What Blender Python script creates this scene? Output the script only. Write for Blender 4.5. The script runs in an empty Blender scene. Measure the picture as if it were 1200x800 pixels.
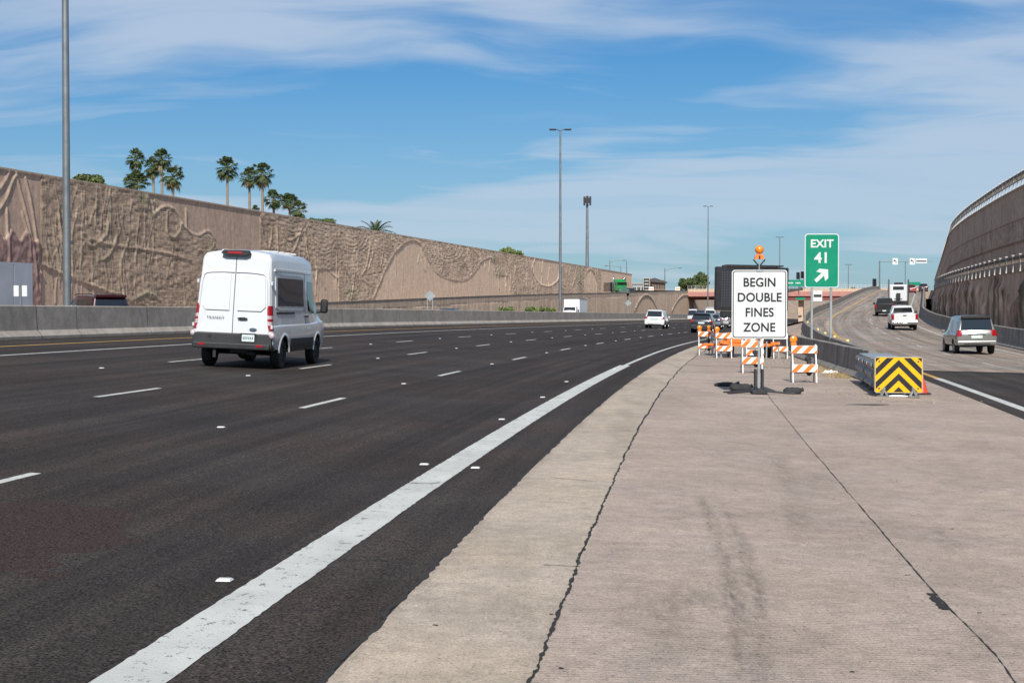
import bpy, bmesh, math, random
import numpy as np
from mathutils import Vector, Matrix
R = math.radians
random.seed(7)
SC = bpy.context.scene
COL = SC.collection
F = 1667.0

# ------------------------------------------------------------------ camera
cam_d = bpy.data.cameras.new("camera"); cam = bpy.data.objects.new("camera", cam_d); COL.objects.link(cam)
cam_d.lens = 50.0; cam_d.sensor_width = 36.0; cam_d.clip_start = 0.1; cam_d.clip_end = 6000
cam.location = (0, 0, 1.75); cam.rotation_euler = (R(90 - 1.2), 0, 0)
SC.camera = cam
SUN_EL, SUN_AZ = 39.5, 2.0      # azimuth: degrees to the left of straight behind the camera

# ------------------------------------------------------------------ node helper
class NT:
    def __init__(s, tree): s.t = tree; s.n = tree.nodes; s.l = tree.links
    def new(s, kind, **kw):
        nd = s.n.new(kind)
        for k, v in kw.items():
            if k.startswith('i_'):
                key = k[2:]; key = int(key) if key.isdigit() else key.replace('_', ' ')
                s.set(nd, key, v)
            else: setattr(nd, k, v)
        return nd
    def set(s, nd, key, v):
        if isinstance(v, bpy.types.NodeSocket): s.l.new(v, nd.inputs[key])
        elif isinstance(v, bpy.types.Node): s.l.new(v.outputs[0], nd.inputs[key])
        else: nd.inputs[key].default_value = v
    def math(s, op, a, b=0.0, c=None, clamp=False):
        nd = s.n.new('ShaderNodeMath'); nd.operation = op; nd.use_clamp = clamp
        s.set(nd, 0, a); s.set(nd, 1, b)
        if c is not None: s.set(nd, 2, c)
        return nd.outputs[0]
    def mix(s, f, a, b, blend='MIX'):
        nd = s.n.new('ShaderNodeMix'); nd.data_type = 'RGBA'; nd.blend_type = blend
        s.set(nd, 0, f); s.set(nd, 6, c4(a)); s.set(nd, 7, c4(b))
        return nd.outputs[2]
    def noise(s, vec, scale, detail=4, rough=0.55, dist=0.0):
        nd = s.n.new('ShaderNodeTexNoise'); s.set(nd, 'Vector', vec)
        nd.inputs['Scale'].default_value = scale; nd.inputs['Detail'].default_value = detail
        nd.inputs['Roughness'].default_value = rough; nd.inputs['Distortion'].default_value = dist
        return nd.outputs[0]
    def ramp(s, f, lo, hi, a=0.0, b=1.0, smooth=True):
        nd = s.n.new('ShaderNodeMapRange'); nd.interpolation_type = 'SMOOTHSTEP' if smooth else 'LINEAR'
        s.set(nd, 0, f)
        for i, v in zip((1, 2, 3, 4), (lo, hi, a, b)): nd.inputs[i].default_value = v
        return nd.outputs[0]
    def scale(s, vec, sc, loc=(0, 0, 0), rot=(0, 0, 0)):
        nd = s.n.new('ShaderNodeMapping'); s.set(nd, 0, vec)
        nd.inputs['Scale'].default_value = sc; nd.inputs['Location'].default_value = loc
        nd.inputs['Rotation'].default_value = rot
        return nd.outputs[0]
def c4(c):
    if isinstance(c, (tuple, list)) and len(c) == 3: return (*c, 1.0)
    return c
MATS = {}
def new_mat(name):
    m = bpy.data.materials.new(name); m.use_nodes = True
    t = NT(m.node_tree); t.b = m.node_tree.nodes['Principled BSDF']; t.m = m
    MATS[name] = m
    return t
def simple(name, col, rough=0.6, metal=0.0, coat=0.0, var=0.12, scale=6.0, bump=0.0, spec=0.5, emit=None):
    t = new_mat(name)
    co = t.new('ShaderNodeTexCoord').outputs['Object']
    n = t.noise(co, scale, 5, 0.6)
    f = t.ramp(n, 0.3, 0.7, 1 - var, 1 + var, False)
    vm = t.new('ShaderNodeVectorMath', operation='SCALE'); vm.inputs[0].default_value = col; t.l.new(f, vm.inputs['Scale'])
    t.l.new(vm.outputs[0], t.b.inputs['Base Color'])
    r = t.ramp(n, 0.3, 0.7, rough * 0.85, min(1, rough * 1.15), False); t.l.new(r, t.b.inputs['Roughness'])
    t.b.inputs['Metallic'].default_value = metal; t.b.inputs['Coat Weight'].default_value = coat
    t.b.inputs['Coat Roughness'].default_value = 0.05
    t.b.inputs['Specular IOR Level'].default_value = spec
    if bump:
        bp = t.new('ShaderNodeBump'); bp.inputs['Distance'].default_value = bump; bp.inputs['Strength'].default_value = 0.7
        t.l.new(t.noise(co, scale * 4, 4), bp.inputs['Height']); t.l.new(bp.outputs[0], t.b.inputs['Normal'])
    if emit: t.b.inputs['Emission Color'].default_value = (*emit[:3], 1); t.b.inputs['Emission Strength'].default_value = emit[3]
    return t.m

# ------------------------------------------------------------------ world, sun, exposure
W = bpy.data.worlds.new("World"); SC.world = W; W.use_nodes = True
w = NT(W.node_tree)
bg = W.node_tree.nodes['Background']
sky = w.new('ShaderNodeTexSky'); sky.sky_type = 'NISHITA'; sky.sun_disc = False
sky.sun_elevation = R(SUN_EL); sky.sun_rotation = R(180 + SUN_AZ)
sky.air_density = 1.25; sky.dust_density = 0.6; sky.ozone_density = 3.0; sky.altitude = 300
g = w.new('ShaderNodeTexCoord').outputs['Generated']
sep = w.new('ShaderNodeSeparateXYZ'); w.l.new(g, sep.inputs[0])
den = w.math('ADD', w.math('MAXIMUM', sep.outputs[2], 0.0), 0.16)
cmb = w.new('ShaderNodeCombineXYZ')
w.l.new(w.math('DIVIDE', sep.outputs[0], den), cmb.inputs[0]); w.l.new(w.math('DIVIDE', sep.outputs[1], den), cmb.inputs[1])
p = cmb.outputs[0]
warp = w.new('ShaderNodeVectorMath', operation='MULTIPLY_ADD')
nz = w.new('ShaderNodeTexNoise'); w.l.new(p, nz.inputs['Vector']); nz.inputs['Scale'].default_value = 1.1; nz.inputs['Detail'].default_value = 3
w.l.new(nz.outputs['Color'], warp.inputs[0]); warp.inputs[1].default_value = (0.5, 0.5, 0); w.l.new(p, warp.inputs[2])
big = w.noise(w.scale(warp.outputs[0], (0.5, 0.8, 1), (5.35, 1.9, 0), (0, 0, R(12))), 1.0, 3, 0.5)
fine = w.noise(w.scale(warp.outputs[0], (0.8, 2.6, 1), (3, 1, 0), (0, 0, R(-20))), 2.0, 6, 0.52, 0.3)
cl = w.math('ADD', w.math('MULTIPLY', w.ramp(big, 0.33, 0.64), 0.80), w.math('MULTIPLY', w.ramp(fine, 0.34, 0.72), 0.42))
cl = w.ramp(cl, 0.18, 1.0, 0.0, 0.74)
hor = w.ramp(sep.outputs[2], 0.0, 0.20, 0.42, 0.0)
cl = w.math('MAXIMUM', cl, hor)
skyc = w.mix(1.0, sky.outputs[0], (0.38, 0.84, 1.27), 'MULTIPLY')
skym = w.mix(cl, skyc, (7.8, 9.1, 10.9))
w.l.new(skym, bg.inputs['Color']); bg.inputs['Strength'].default_value = 0.062
sl = bpy.data.lights.new("sun", 'SUN'); sl.energy = 4.9; sl.angle = R(0.53); sl.color = (1.0, 0.955, 0.89)
so = bpy.data.objects.new("sun", sl); COL.objects.link(so)
sd = Vector((-math.sin(R(SUN_AZ)) * math.cos(R(SUN_EL)), -math.cos(R(SUN_AZ)) * math.cos(R(SUN_EL)), math.sin(R(SUN_EL))))
so.rotation_euler = sd.to_track_quat('Z', 'Y').to_euler(); so.location = (0, -20, 60)
SC.view_settings.view_transform = 'Standard'; SC.view_settings.look = 'None'
SC.view_settings.exposure = 0.17; SC.view_settings.gamma = 1.0
SC.render.engine = 'CYCLES'
SC.cycles.max_bounces = 6; SC.cycles.use_denoising = True

# ------------------------------------------------------------------ mesh helpers
def clip_poly(poly, a, b, c):                      # keep a*x+b*y <= c
    out = []
    for i in range(len(poly)):
        p, q = poly[i], poly[(i + 1) % len(poly)]
        dp, dq = a * p[0] + b * p[1] - c, a * q[0] + b * q[1] - c
        if dp <= 0: out.append(p)
        if (dp < 0 < dq) or (dq < 0 < dp):
            t = dp / (dp - dq); out.append((p[0] + (q[0] - p[0]) * t, p[1] + (q[1] - p[1]) * t))
    return out
class MB:
    def __init__(s): s.v = []; s.f = []; s.m = []; s.uv = None
    def add(s, vs, fs, mi=0):
        o = len(s.v); s.v += [tuple(v) for v in vs]; s.f += [tuple(i + o for i in f) for f in fs]; s.m += [mi] * len(fs); return s
    def box(s, c, d, rot=None, mi=0, ch=0.0):
        hx, hy, hz = d[0] / 2, d[1] / 2, d[2] / 2
        if ch:
            ch = min(ch, hx * .9, hy * .9, hz * .9)
            vs = []
            for sx in (-1, 1):
                for sy in (-1, 1):
                    for sz in (-1, 1):
                        vs += [Vector((sx * hx, sy * (hy - ch), sz * (hz - ch))), Vector((sx * (hx - ch), sy * hy, sz * (hz - ch))), Vector((sx * (hx - ch), sy * (hy - ch), sz * hz))]
            bm = bmesh.new()
            for q in vs: bm.verts.new(q)
            r = bmesh.ops.convex_hull(bm, input=bm.verts)
            bm.verts.ensure_lookup_table(); bm.verts.index_update()
            vs = [v.co.copy() for v in bm.verts]; fs = [tuple(v.index for v in f.verts) for f in bm.faces]; bm.free()
        else:
            vs = [Vector((x * hx, y * hy, z * hz)) for x in (-1, 1) for y in (-1, 1) for z in (-1, 1)]
            fs = [(0, 1, 3, 2), (4, 6, 7, 5), (0, 4, 5, 1), (2, 3, 7, 6), (0, 2, 6, 4), (1, 5, 7, 3)]
        if rot is not None: vs = [rot @ q for q in vs]
        return s.add([q + Vector(c) for q in vs], fs, mi)
    def tube(s, pts, rad, n=10, mi=0, cap=True):
        pts = [Vector(q) for q in pts]
        rad = [rad] * len(pts) if not hasattr(rad, '__len__') else rad
        rings = []; up = None
        for i, q in enumerate(pts):
            d = (pts[min(i + 1, len(pts) - 1)] - pts[max(i - 1, 0)]).normalized()
            if up is None: up = Vector((0, 0, 1)) if abs(d.z) < .9 else Vector((0, 1, 0))
            a = d.cross(up).normalized(); b = a.cross(d).normalized()
            if a.length < .1: a = Vector((1, 0, 0)); b = Vector((0, 1, 0))
            rings.append([q + (a * math.cos(6.28318 * k / n) + b * math.sin(6.28318 * k / n)) * rad[i] for k in range(n)])
        vs = [q for r_ in rings for q in r_]; fs = []
        for i in range(len(rings) - 1):
            for k in range(n): fs.append((i * n + k, i * n + (k + 1) % n, (i + 1) * n + (k + 1) % n, (i + 1) * n + k))
        if cap: fs += [tuple(range(n))[::-1], tuple((len(rings) - 1) * n + k for k in range(n))]
        return s.add(vs, fs, mi)
    def lathe(s, prof, c, axis='x', n=28, mi=0, close=False):   # prof: list of (radius, along)
        vs = []; fs = []
        for (r_, a) in prof:
            for k in range(n):
                t = 6.283185 * k / n; u, v_ = r_ * math.cos(t), r_ * math.sin(t)
                q = {'x': (a, u, v_), 'y': (u, a, v_), 'z': (u, v_, a)}[axis]
                vs.append((q[0] + c[0], q[1] + c[1], q[2] + c[2]))
        m = len(prof)
        for i in range(m if close else m - 1):
            for k in range(n): fs.append((i * n + k, i * n + (k + 1) % n, ((i + 1) % m) * n + (k + 1) % n, ((i + 1) % m) * n + k))
        return s.add(vs, fs, mi)
    def ball(s, c, r_, n=12, mi=0, sc=(1, 1, 1)):
        vs = []; fs = []
        for i in range(n + 1):
            ph = math.pi * i / n
            for k in range(n * 2):
                th = math.pi * k / n
                vs.append((c[0] + r_ * sc[0] * math.sin(ph) * math.cos(th), c[1] + r_ * sc[1] * math.sin(ph) * math.sin(th), c[2] + r_ * sc[2] * math.cos(ph)))
        for i in range(n):
            for k in range(n * 2): fs.append((i * 2 * n + k, i * 2 * n + (k + 1) % (2 * n), (i + 1) * 2 * n + (k + 1) % (2 * n), (i + 1) * 2 * n + k))
        return s.add(vs, fs, mi)
    def prism(s, poly, y0, y1, mi=0, f=lambda x, y, z: (x, y, z)):     # polygon in (x,z), extruded along y
        n = len(poly); vs = [f(a, y0, b) for a, b in poly] + [f(a, y1, b) for a, b in poly]
        fs = [tuple(range(n)), tuple(range(2 * n - 1, n - 1, -1))] + [(i, n + i, n + (i + 1) % n, (i + 1) % n) for i in range(n)]
        return s.add(vs, fs, mi)
    def grid(s, P, mi=0, flip=False):              # P: 2-D list of points
        nu, nv = len(P), len(P[0]); vs = [q for row in P for q in row]; fs = []
        for i in range(nu - 1):
            for j in range(nv - 1):
                f = (i * nv + j, (i + 1) * nv + j, (i + 1) * nv + j + 1, i * nv + j + 1)
                fs.append(f[::-1] if flip else f)
        return s.add(vs, fs, mi)
    def build(s, name, mats, parent=None, smooth=None, fix=True):
        me = bpy.data.meshes.new(name); me.from_pydata([tuple(q) for q in s.v], [], s.f)
        mats = mats if isinstance(mats, (list, tuple)) else [mats]
        for m in mats: me.materials.append(MATS[m] if isinstance(m, str) else m)
        me.polygons.foreach_set('material_index', s.m)
        if fix:
            bm = bmesh.new(); bm.from_mesh(me); bmesh.ops.recalc_face_normals(bm, faces=bm.faces); bm.to_mesh(me); bm.free()
        if smooth:
            me.polygons.foreach_set('use_smooth', [True] * len(me.polygons)); me.set_sharp_from_angle(angle=R(smooth))
        me.update()
        o = bpy.data.objects.new(name, me); COL.objects.link(o)
        if parent: o.parent = parent
        return o
def tag(o, label=None, cat=None, group=None, kind=None):
    if label: o['label'] = label
    if cat: o['category'] = cat
    if group: o['group'] = group
    if kind: o['kind'] = kind
    return o
def thing(name, label, cat, loc=(0, 0, 0), rz=0.0, roll=0.0, pitch=0.0, group=None):
    o = bpy.data.objects.new(name, None); COL.objects.link(o); o.empty_display_size = .3
    o.location = loc; o.rotation_mode = 'XYZ'; o.rotation_euler = (pitch, roll, rz)
    return tag(o, label, cat, group)
def copy_thing(o, loc, rz=None, label=None, group=None, roll=None):
    c = o.copy(); COL.objects.link(c); c.location = loc
    if rz is not None: c.rotation_euler = (c.rotation_euler[0], c.rotation_euler[1] if roll is None else roll, rz)
    if label: c['label'] = label
    if group: c['group'] = group
    for ch in o.children:
        d = ch.copy(); COL.objects.link(d); d.parent = c
        for g2 in ch.children:
            e = g2.copy(); COL.objects.link(e); e.parent = d
    return c
def text_mesh(name, s, size, mat, parent, loc, rot=(R(90), 0, 0), bold=0.0, xs=1.0, ext=0.002, align='CENTER', spacing=1.0):
    cu = bpy.data.curves.new(name, 'FONT'); cu.body = s; cu.size = size; cu.align_x = align; cu.align_y = 'CENTER'
    cu.offset = bold; cu.extrude = ext; cu.space_character = spacing
    to = bpy.data.objects.new(name + '_t', cu); COL.objects.link(to)
    dg = bpy.context.evaluated_depsgraph_get(); me = bpy.data.meshes.new_from_object(to.evaluated_get(dg))
    bpy.data.objects.remove(to); me.transform(Matrix.Diagonal((xs, 1, 1, 1)))
    me.name = name; me.materials.clear(); me.materials.append(MATS[mat])
    o = bpy.data.objects.new(name, me); COL.objects.link(o); o.parent = parent; o.location = loc; o.rotation_euler = rot
    return o

# ------------------------------------------------------------------ plan of the place (metres)
def edgeX(Y):
    Y = np.asarray(Y, float)
    return np.where(Y < 95.83, -2.55 + .107 * Y + .0006 * Y * Y, 13.214 + .222 * (Y - 95.83))
def edgeH(Y): return np.where(np.asarray(Y, float) < 95.83, .107 + .0012 * np.asarray(Y, float), .222)
def longz(Y):
    q = np.maximum(0, np.asarray(Y, float) - 60); return -.0035 * q * q / (q + 25)
def fw(d, Y):                                       # freeway: offset d to the LEFT of the right edge line
    h = edgeH(Y); k = 1 / np.sqrt(1 + h * h)
    z = np.where(np.asarray(d) > 0, .0435 * np.minimum(d, 20.4), .02 * np.asarray(d)) + longz(Y)
    return edgeX(Y) - d * k, np.asarray(Y, float) + d * h * k, z
def fwz(X, Y):
    h = edgeH(Y); d = (edgeX(Y) - X) / np.sqrt(1 + h * h)
    return np.where(d > 0, .0435 * np.minimum(d, 20.4), .02 * d) + longz(Y)
RY = [0, 35, 55, 67, 79, 91, 103, 115, 127, 139, 151, 162, 330, 372, 420]
RX = [9.15, 15.1, 18.5, 20.6, 22.7, 24.75, 27.05, 29.55, 32.15, 35.0, 38.1, 41.3, 90.0, 102.2, 116.1]
RZ = [-.27, -.27, -.29, -.29, -.19, 0, .175, .4, .645, .96, 1.3, 1.65, 6.7, 7.3, 7.3]
def _smooth(Ys, Vs):
    from bisect import bisect
    n = len(Ys); ms = []
    dd = [(Vs[i + 1] - Vs[i]) / (Ys[i + 1] - Ys[i]) for i in range(n - 1)]
    for i in range(n): ms.append(dd[0] if i == 0 else dd[-1] if i == n - 1 else (dd[i - 1] * (Ys[i + 1] - Ys[i]) + dd[i] * (Ys[i] - Ys[i - 1])) / (Ys[i + 1] - Ys[i - 1]))
    def f(Y):
        Y = np.asarray(Y, float); i = np.clip(np.searchsorted(Ys, Y, side='right') - 1, 0, n - 2)
        ya = np.array(Ys)[i]; yb = np.array(Ys)[i + 1]; h = yb - ya; t = (Y - ya) / h
        va, vb = np.array(Vs)[i], np.array(Vs)[i + 1]; ma, mb = np.array(ms)[i] * h, np.array(ms)[i + 1] * h
        return (2*t**3-3*t*t+1)*va + (t**3-2*t*t+t)*ma + (-2*t**3+3*t*t)*vb + (t**3-t*t)*mb
    return f
rampX = _smooth(RY, RX); rampZ0 = _smooth(RY, RZ)
def rampH(Y): return (rampX(np.asarray(Y) + .5) - rampX(np.asarray(Y) - .5))
def rp(off, Y):                                     # ramp: offset to the RIGHT of its dashed line
    h = rampH(Y); k = 1 / np.sqrt(1 + h * h)
    return rampX(Y) + off * k, Y - off * h * k, rampZ0(Y) - .02 * off
def rampz(X, Y): return rampZ0(Y) - .02 * (X - rampX(Y))
def gorez(X, Y):                                    # concrete between freeway and ramp
    a = edgeX(Y) + .9; b = rampX(Y) - 4.3
    t = np.clip((X - a) / (b - a), 0, 1)
    return (1 - t) * (longz(Y) - .018) + t * (rampZ0(Y) + .086)
def muX(Y): return -56.6 + .24 * Y                  # tall mural wall
def loX(Y): return -45.6 + .24 * Y                  # low wall under the climbing left ramp
LZY = [60, 95, 122, 173, 213, 258, 317, 392, 420]; LZV = [1.7, 2.05, 2.56, 3.66, 4.43, 5.16, 6.25, 7.6, 7.9]
def loTop(Y): return np.interp(Y, LZY, LZV)
def upz(Y): return np.where(Y < 95, .55, np.maximum(.55, loTop(Y) - .9))
def oppz(Y): return .55 + longz(Y)

def vnoise(x, y, seed=0):                           # value noise on arrays
    xi = np.floor(x).astype(np.int64); yi = np.floor(y).astype(np.int64); xf = x - xi; yf = y - yi
    def h(a, b):
        v = (a * 374761393 + b * 668265263 + seed * 1442695041) & 0xffffffff
        v = ((v ^ (v >> 13)) * 1274126177) & 0xffffffff
        return ((v ^ (v >> 16)) & 0xffff) / 65535.0
    u = xf * xf * (3 - 2 * xf); v = yf * yf * (3 - 2 * yf)
    return (h(xi, yi) * (1-u) + h(xi+1, yi) * u) * (1-v) + (h(xi, yi+1) * (1-u) + h(xi+1, yi+1) * u) * v
def fbm(x, y, o=4, seed=0):
    s_, a, t = 0, 1, 0
    for i in range(o): s_ = s_ + a * vnoise(x * 2**i, y * 2**i, seed + i); t += a; a *= .5
    return s_ / t
def npgrid(name, X, Y, Z, mat, uv=None, attrs=None, smooth=True, parent=None, flip=False):
    nu, nv = X.shape
    me = bpy.data.meshes.new(name); me.vertices.add(nu * nv)
    me.vertices.foreach_set('co', np.stack([X, Y, Z], -1).astype(np.float32).ravel())
    idx = np.arange(nu * nv).reshape(nu, nv)
    q = np.stack([idx[:-1, :-1], idx[1:, :-1], idx[1:, 1:], idx[:-1, 1:]], -1).reshape(-1, 4)
    if flip: q = q[:, ::-1]
    nf = len(q); me.loops.add(nf * 4); me.loops.foreach_set('vertex_index', q.astype(np.int32).ravel())
    me.polygons.add(nf); me.polygons.foreach_set('loop_start', np.arange(0, nf * 4, 4, dtype=np.int32))
    me.polygons.foreach_set('loop_total', np.full(nf, 4, np.int32))
    me.polygons.foreach_set('use_smooth', np.full(nf, smooth, bool))
    if uv is not None:
        l = me.uv_layers.new(name='UVMap'); u = np.stack(uv, -1).reshape(-1, 2)[q.ravel()]
        l.data.foreach_set('uv', u.astype(np.float32).ravel())
    for k, a in (attrs or {}).items():
        if a.ndim == 3:
            at = me.color_attributes.new(k, 'FLOAT_COLOR', 'POINT'); at.data.foreach_set('color', a.reshape(-1, 4).astype(np.float32).ravel())
        else:
            at = me.attributes.new(k, 'FLOAT', 'POINT'); at.data.foreach_set('value', a.astype(np.float32).ravel())
    me.update(calc_edges=True); me.validate()
    me.materials.append(MATS[mat] if isinstance(mat, str) else mat)
    o = bpy.data.objects.new(name, me); COL.objects.link(o)
    if parent: o.parent = parent
    return o
# ------------------------------------------------------------------ materials of the ground and walls
def asphalt(name, base, patch=False, light=1.0):
    t = new_mat(name); tc = t.new('ShaderNodeTexCoord'); ob = tc.outputs['Object']; uv = tc.outputs['UV']
    s = t.new('ShaderNodeSeparateXYZ'); t.l.new(uv, s.inputs[0])
    sp = t.noise(ob, 55, 3, 0.7); sp2 = t.noise(ob, 17, 3, 0.6); lg = t.noise(ob, 0.35, 4, 0.6)
    wp = t.math('COSINE', t.math('MULTIPLY', s.outputs[0], 12.566 / 3.7))
    streak = t.noise(t.scale(uv, (2.2, 0.035, 1)), 1.0, 5, 0.6)
    v = t.ramp(sp, 0.36, 0.68, 0.1, 2.5, False)
    v = t.math('MULTIPLY', v, t.ramp(sp2, 0.3, 0.7, 0.86, 1.14))
    v = t.math('MULTIPLY', v, t.ramp(lg, 0.3, 0.7, 0.86, 1.16))
    v = t.math('MULTIPLY', v, t.ramp(streak, 0.3, 0.7, 0.72, 1.3))
    v = t.math('MULTIPLY', v, t.math('MULTIPLY_ADD', wp, 0.07, 1.0))
    hue = t.mix(t.ramp(t.noise(ob, 0.22, 3), 0.35, 0.65), base, (base[0] * 1.12, base[1] * 0.99, base[2] * 0.93))
    vm = t.new('ShaderNodeVectorMath', operation='SCALE'); t.l.new(hue, vm.inputs[0]); t.l.new(v, vm.inputs['Scale'])
    col = vm.outputs[0]
    if patch:       # raveled brownish patch in the nearest lane
        so_ = t.new('ShaderNodeSeparateXYZ'); t.l.new(ob, so_.inputs[0])
        dx = t.math('DIVIDE', t.math('ADD', so_.outputs[0], 3.75), 1.0); dy = t.math('DIVIDE', t.math('SUBTRACT', so_.outputs[1], 10.4), 2.0)
        r2 = t.math('SQRT', t.math('ADD', t.math('MULTIPLY', dx, dx), t.math('MULTIPLY', dy, dy)))
        r2 = t.math('ADD', r2, t.math('MULTIPLY', t.math('SUBTRACT', t.noise(ob, 1.6, 6, 0.7), 0.5), 1.9))
        m = t.ramp(r2, 0.84, 0.90, 1.0, 0.0)
        vb = t.new('ShaderNodeVectorMath', operation='SCALE'); vb.inputs[0].default_value = (0.0235, 0.0150, 0.0125)
        t.l.new(t.ramp(sp, 0.36, 0.66, 0.05, 3.6, False), vb.inputs['Scale'])
        col = t.mix(m, col, vb.outputs[0])
    t.l.new(col, t.b.inputs['Base Color'])
    t.b.inputs['Roughness'].default_value = 0.82; t.b.inputs['Specular IOR Level'].default_value = 0.16
    bp = t.new('ShaderNodeBump'); bp.inputs['Distance'].default_value = 0.012; bp.inputs['Strength'].default_value = 0.75
    t.l.new(sp, bp.inputs['Height']); t.l.new(bp.outputs[0], t.b.inputs['Normal'])
asphalt('asphalt', (0.0315, 0.0262, 0.0228), patch=True)
asphalt('ramp_asphalt', (0.20, 0.178, 0.155))
asphalt('dark_asphalt', (0.038, 0.034, 0.031))

def paint(name, col, wear=0.5):
    t = new_mat(name); ob = t.new('ShaderNodeTexCoord').outputs['Object']
    n1 = t.noise(ob, 9, 6, 0.75); n2 = t.noise(ob, 60, 2, 0.6)
    m = t.ramp(t.math('ADD', t.math('MULTIPLY', n1, 0.7), t.math('MULTIPLY', n2, 0.3)), 0.565, 0.60)
    c1 = t.mix(t.ramp(t.noise(ob, 1.3, 5), 0.3, 0.7), col, tuple(q * 0.8 for q in col))
    t.l.new(t.mix(t.math('MULTIPLY', m, wear), c1, (0.06, 0.055, 0.05)), t.b.inputs['Base Color'])
    t.b.inputs['Roughness'].default_value = 0.65
    bp = t.new('ShaderNodeBump'); bp.inputs['Distance'].default_value = 0.006; t.l.new(n2, bp.inputs['Height']); t.l.new(bp.outputs[0], t.b.inputs['Normal'])
paint('white_paint', (0.54, 0.54, 0.50), 0.85); paint('yellow_paint', (0.58, 0.33, 0.06)); paint('old_paint', (0.42, 0.42, 0.38), 0.9)

def concrete_ground(name, base, tine=True):
    t = new_mat(name); tc = t.new('ShaderNodeTexCoord'); ob = tc.outputs['Object']; uv = tc.outputs['UV']
    a = t.new('ShaderNodeAttribute', attribute_name='stain')
    sp = t.noise(ob, 70, 3, 0.7); md = t.noise(ob, 6, 5, 0.65); lg = t.noise(ob, 0.5, 5, 0.6)
    v = t.math('MULTIPLY', t.ramp(sp, 0.3, 0.7, 0.68, 1.3, False), t.ramp(md, 0.3, 0.7, 0.88, 1.1))
    v = t.math('MULTIPLY', v, t.ramp(lg, 0.3, 0.7, 0.88, 1.08))
    v = t.math('MULTIPLY', v, t.ramp(t.noise(ob, 1.7, 6, 0.7), 0.34, 0.52, 0.91, 1.0))
    h = sp
    if tine:
        s = t.new('ShaderNodeSeparateXYZ'); t.l.new(uv, s.inputs[0])
        wv = t.math('SINE', t.math('MULTIPLY', t.math('ADD', s.outputs[1], t.math('MULTIPLY', t.noise(ob, 1.0, 2), 0.03)), 6.2832 / 0.045))
        brk = t.ramp(t.noise(t.scale(uv, (3.5, 14, 1)), 2.0, 4, 0.7), 0.42, 0.62)
        groove = t.math('MULTIPLY', t.ramp(wv, 0.35, 0.95), brk)
        v = t.math('MULTIPLY', v, t.math('MULTIPLY_ADD', groove, -0.06, 1.0))
        blk = t.ramp(t.noise(t.scale(uv, (1.0, 1.6, 1)), 16.0, 3, 0.6), 0.66, 0.71)
        v = t.math('MULTIPLY', v, t.math('MULTIPLY_ADD', blk, -0.7, 1.0))
        h = t.math('SUBTRACT', sp, t.math('MULTIPLY', groove, 1.2))
    br_ = t.ramp(t.noise(t.scale(ob, (9, 1.6, 1)), 2.0, 5, 0.75), 0.34, 0.62, 0.25, 1.3) if tine else 1.0
    v = t.math('MULTIPLY', v, t.math('SUBTRACT', 1.0, t.math('MULTIPLY', a.outputs['Fac'], br_)))
    grit = t.ramp(t.noise(ob, 38, 2, 0.5), 0.60, 0.66); v = t.math('MULTIPLY', v, t.math('MULTIPLY_ADD', grit, -0.30, 1.0))
    lite = t.ramp(t.noise(ob, 29, 2, 0.5), 0.63, 0.70); v = t.math('MULTIPLY', v, t.math('MULTIPLY_ADD', lite, 0.22, 1.0))
    hue = t.mix(t.ramp(t.noise(ob, 0.8, 4), 0.35, 0.65), base, (base[0] * 0.97, base[1] * 0.98, base[2] * 1.02))
    vm = t.new('ShaderNodeVectorMath', operation='SCALE'); t.l.new(hue, vm.inputs[0]); t.l.new(v, vm.inputs['Scale'])
    t.l.new(vm.outputs[0], t.b.inputs['Base Color']); t.b.inputs['Roughness'].default_value = 0.88; t.b.inputs['Specular IOR Level'].default_value = 0.25
    bp = t.new('ShaderNodeBump'); bp.inputs['Distance'].default_value = 0.006; bp.inputs['Strength'].default_value = 0.8
    t.l.new(h, bp.inputs['Height']); t.l.new(bp.outputs[0], t.b.inputs['Normal'])
concrete_ground('gore_concrete', (0.385, 0.308, 0.250)); concrete_ground('gutter_concrete', (0.395, 0.325, 0.252), False)

def wallmat(name, base, streak=0.3, attr=None, bump=0.03, bscale=5.0, uvs=(1.2, 0.12), hstreak=0.0):
    t = new_mat(name); tc = t.new('ShaderNodeTexCoord'); ob = tc.outputs['Object']; uv = tc.outputs['UV']
    st = t.noise(t.scale(uv, (uvs[0], uvs[1], 1)), 2.0, 6, 0.65); md = t.noise(ob, 2.2, 6, 0.65); fn = t.noise(ob, bscale * 3, 4, 0.6)
    v = t.math('MULTIPLY', t.ramp(st, 0.3, 0.7, 1 - streak, 1 + streak), t.ramp(md, 0.3, 0.7, 0.85, 1.15))
    v = t.math('MULTIPLY', v, t.ramp(fn, 0.3, 0.7, 0.88, 1.12))
    if attr: c = t.new('ShaderNodeAttribute', attribute_name=attr).outputs['Color']
    else:
        r_ = t.new('ShaderNodeRGB'); r_.outputs[0].default_value = (*base, 1); c = r_.outputs[0]
    vm = t.new('ShaderNodeVectorMath', operation='SCALE'); t.l.new(c, vm.inputs[0]); t.l.new(v, vm.inputs['Scale'])
    t.l.new(vm.outputs[0], t.b.inputs['Base Color']); t.b.inputs['Roughness'].default_value = 0.92; t.b.inputs['Specular IOR Level'].default_value = 0.2
    bp = t.new('ShaderNodeBump'); bp.inputs['Distance'].default_value = bump; bp.inputs['Strength'].default_value = 0.8
    t.l.new(t.math('ADD', t.noise(ob, bscale, 6, 0.7), t.math('MULTIPLY', fn, 0.3)), bp.inputs['Height']); t.l.new(bp.outputs[0], t.b.inputs['Normal'])
wallmat('mural', (0, 0, 0), 0.14, 'col', 0.028, 7.0)
wallmat('barrier_concrete', (0.34, 0.305, 0.265), 0.13, None, 0.012, 9.0, (0.22, 0.12))
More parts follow.
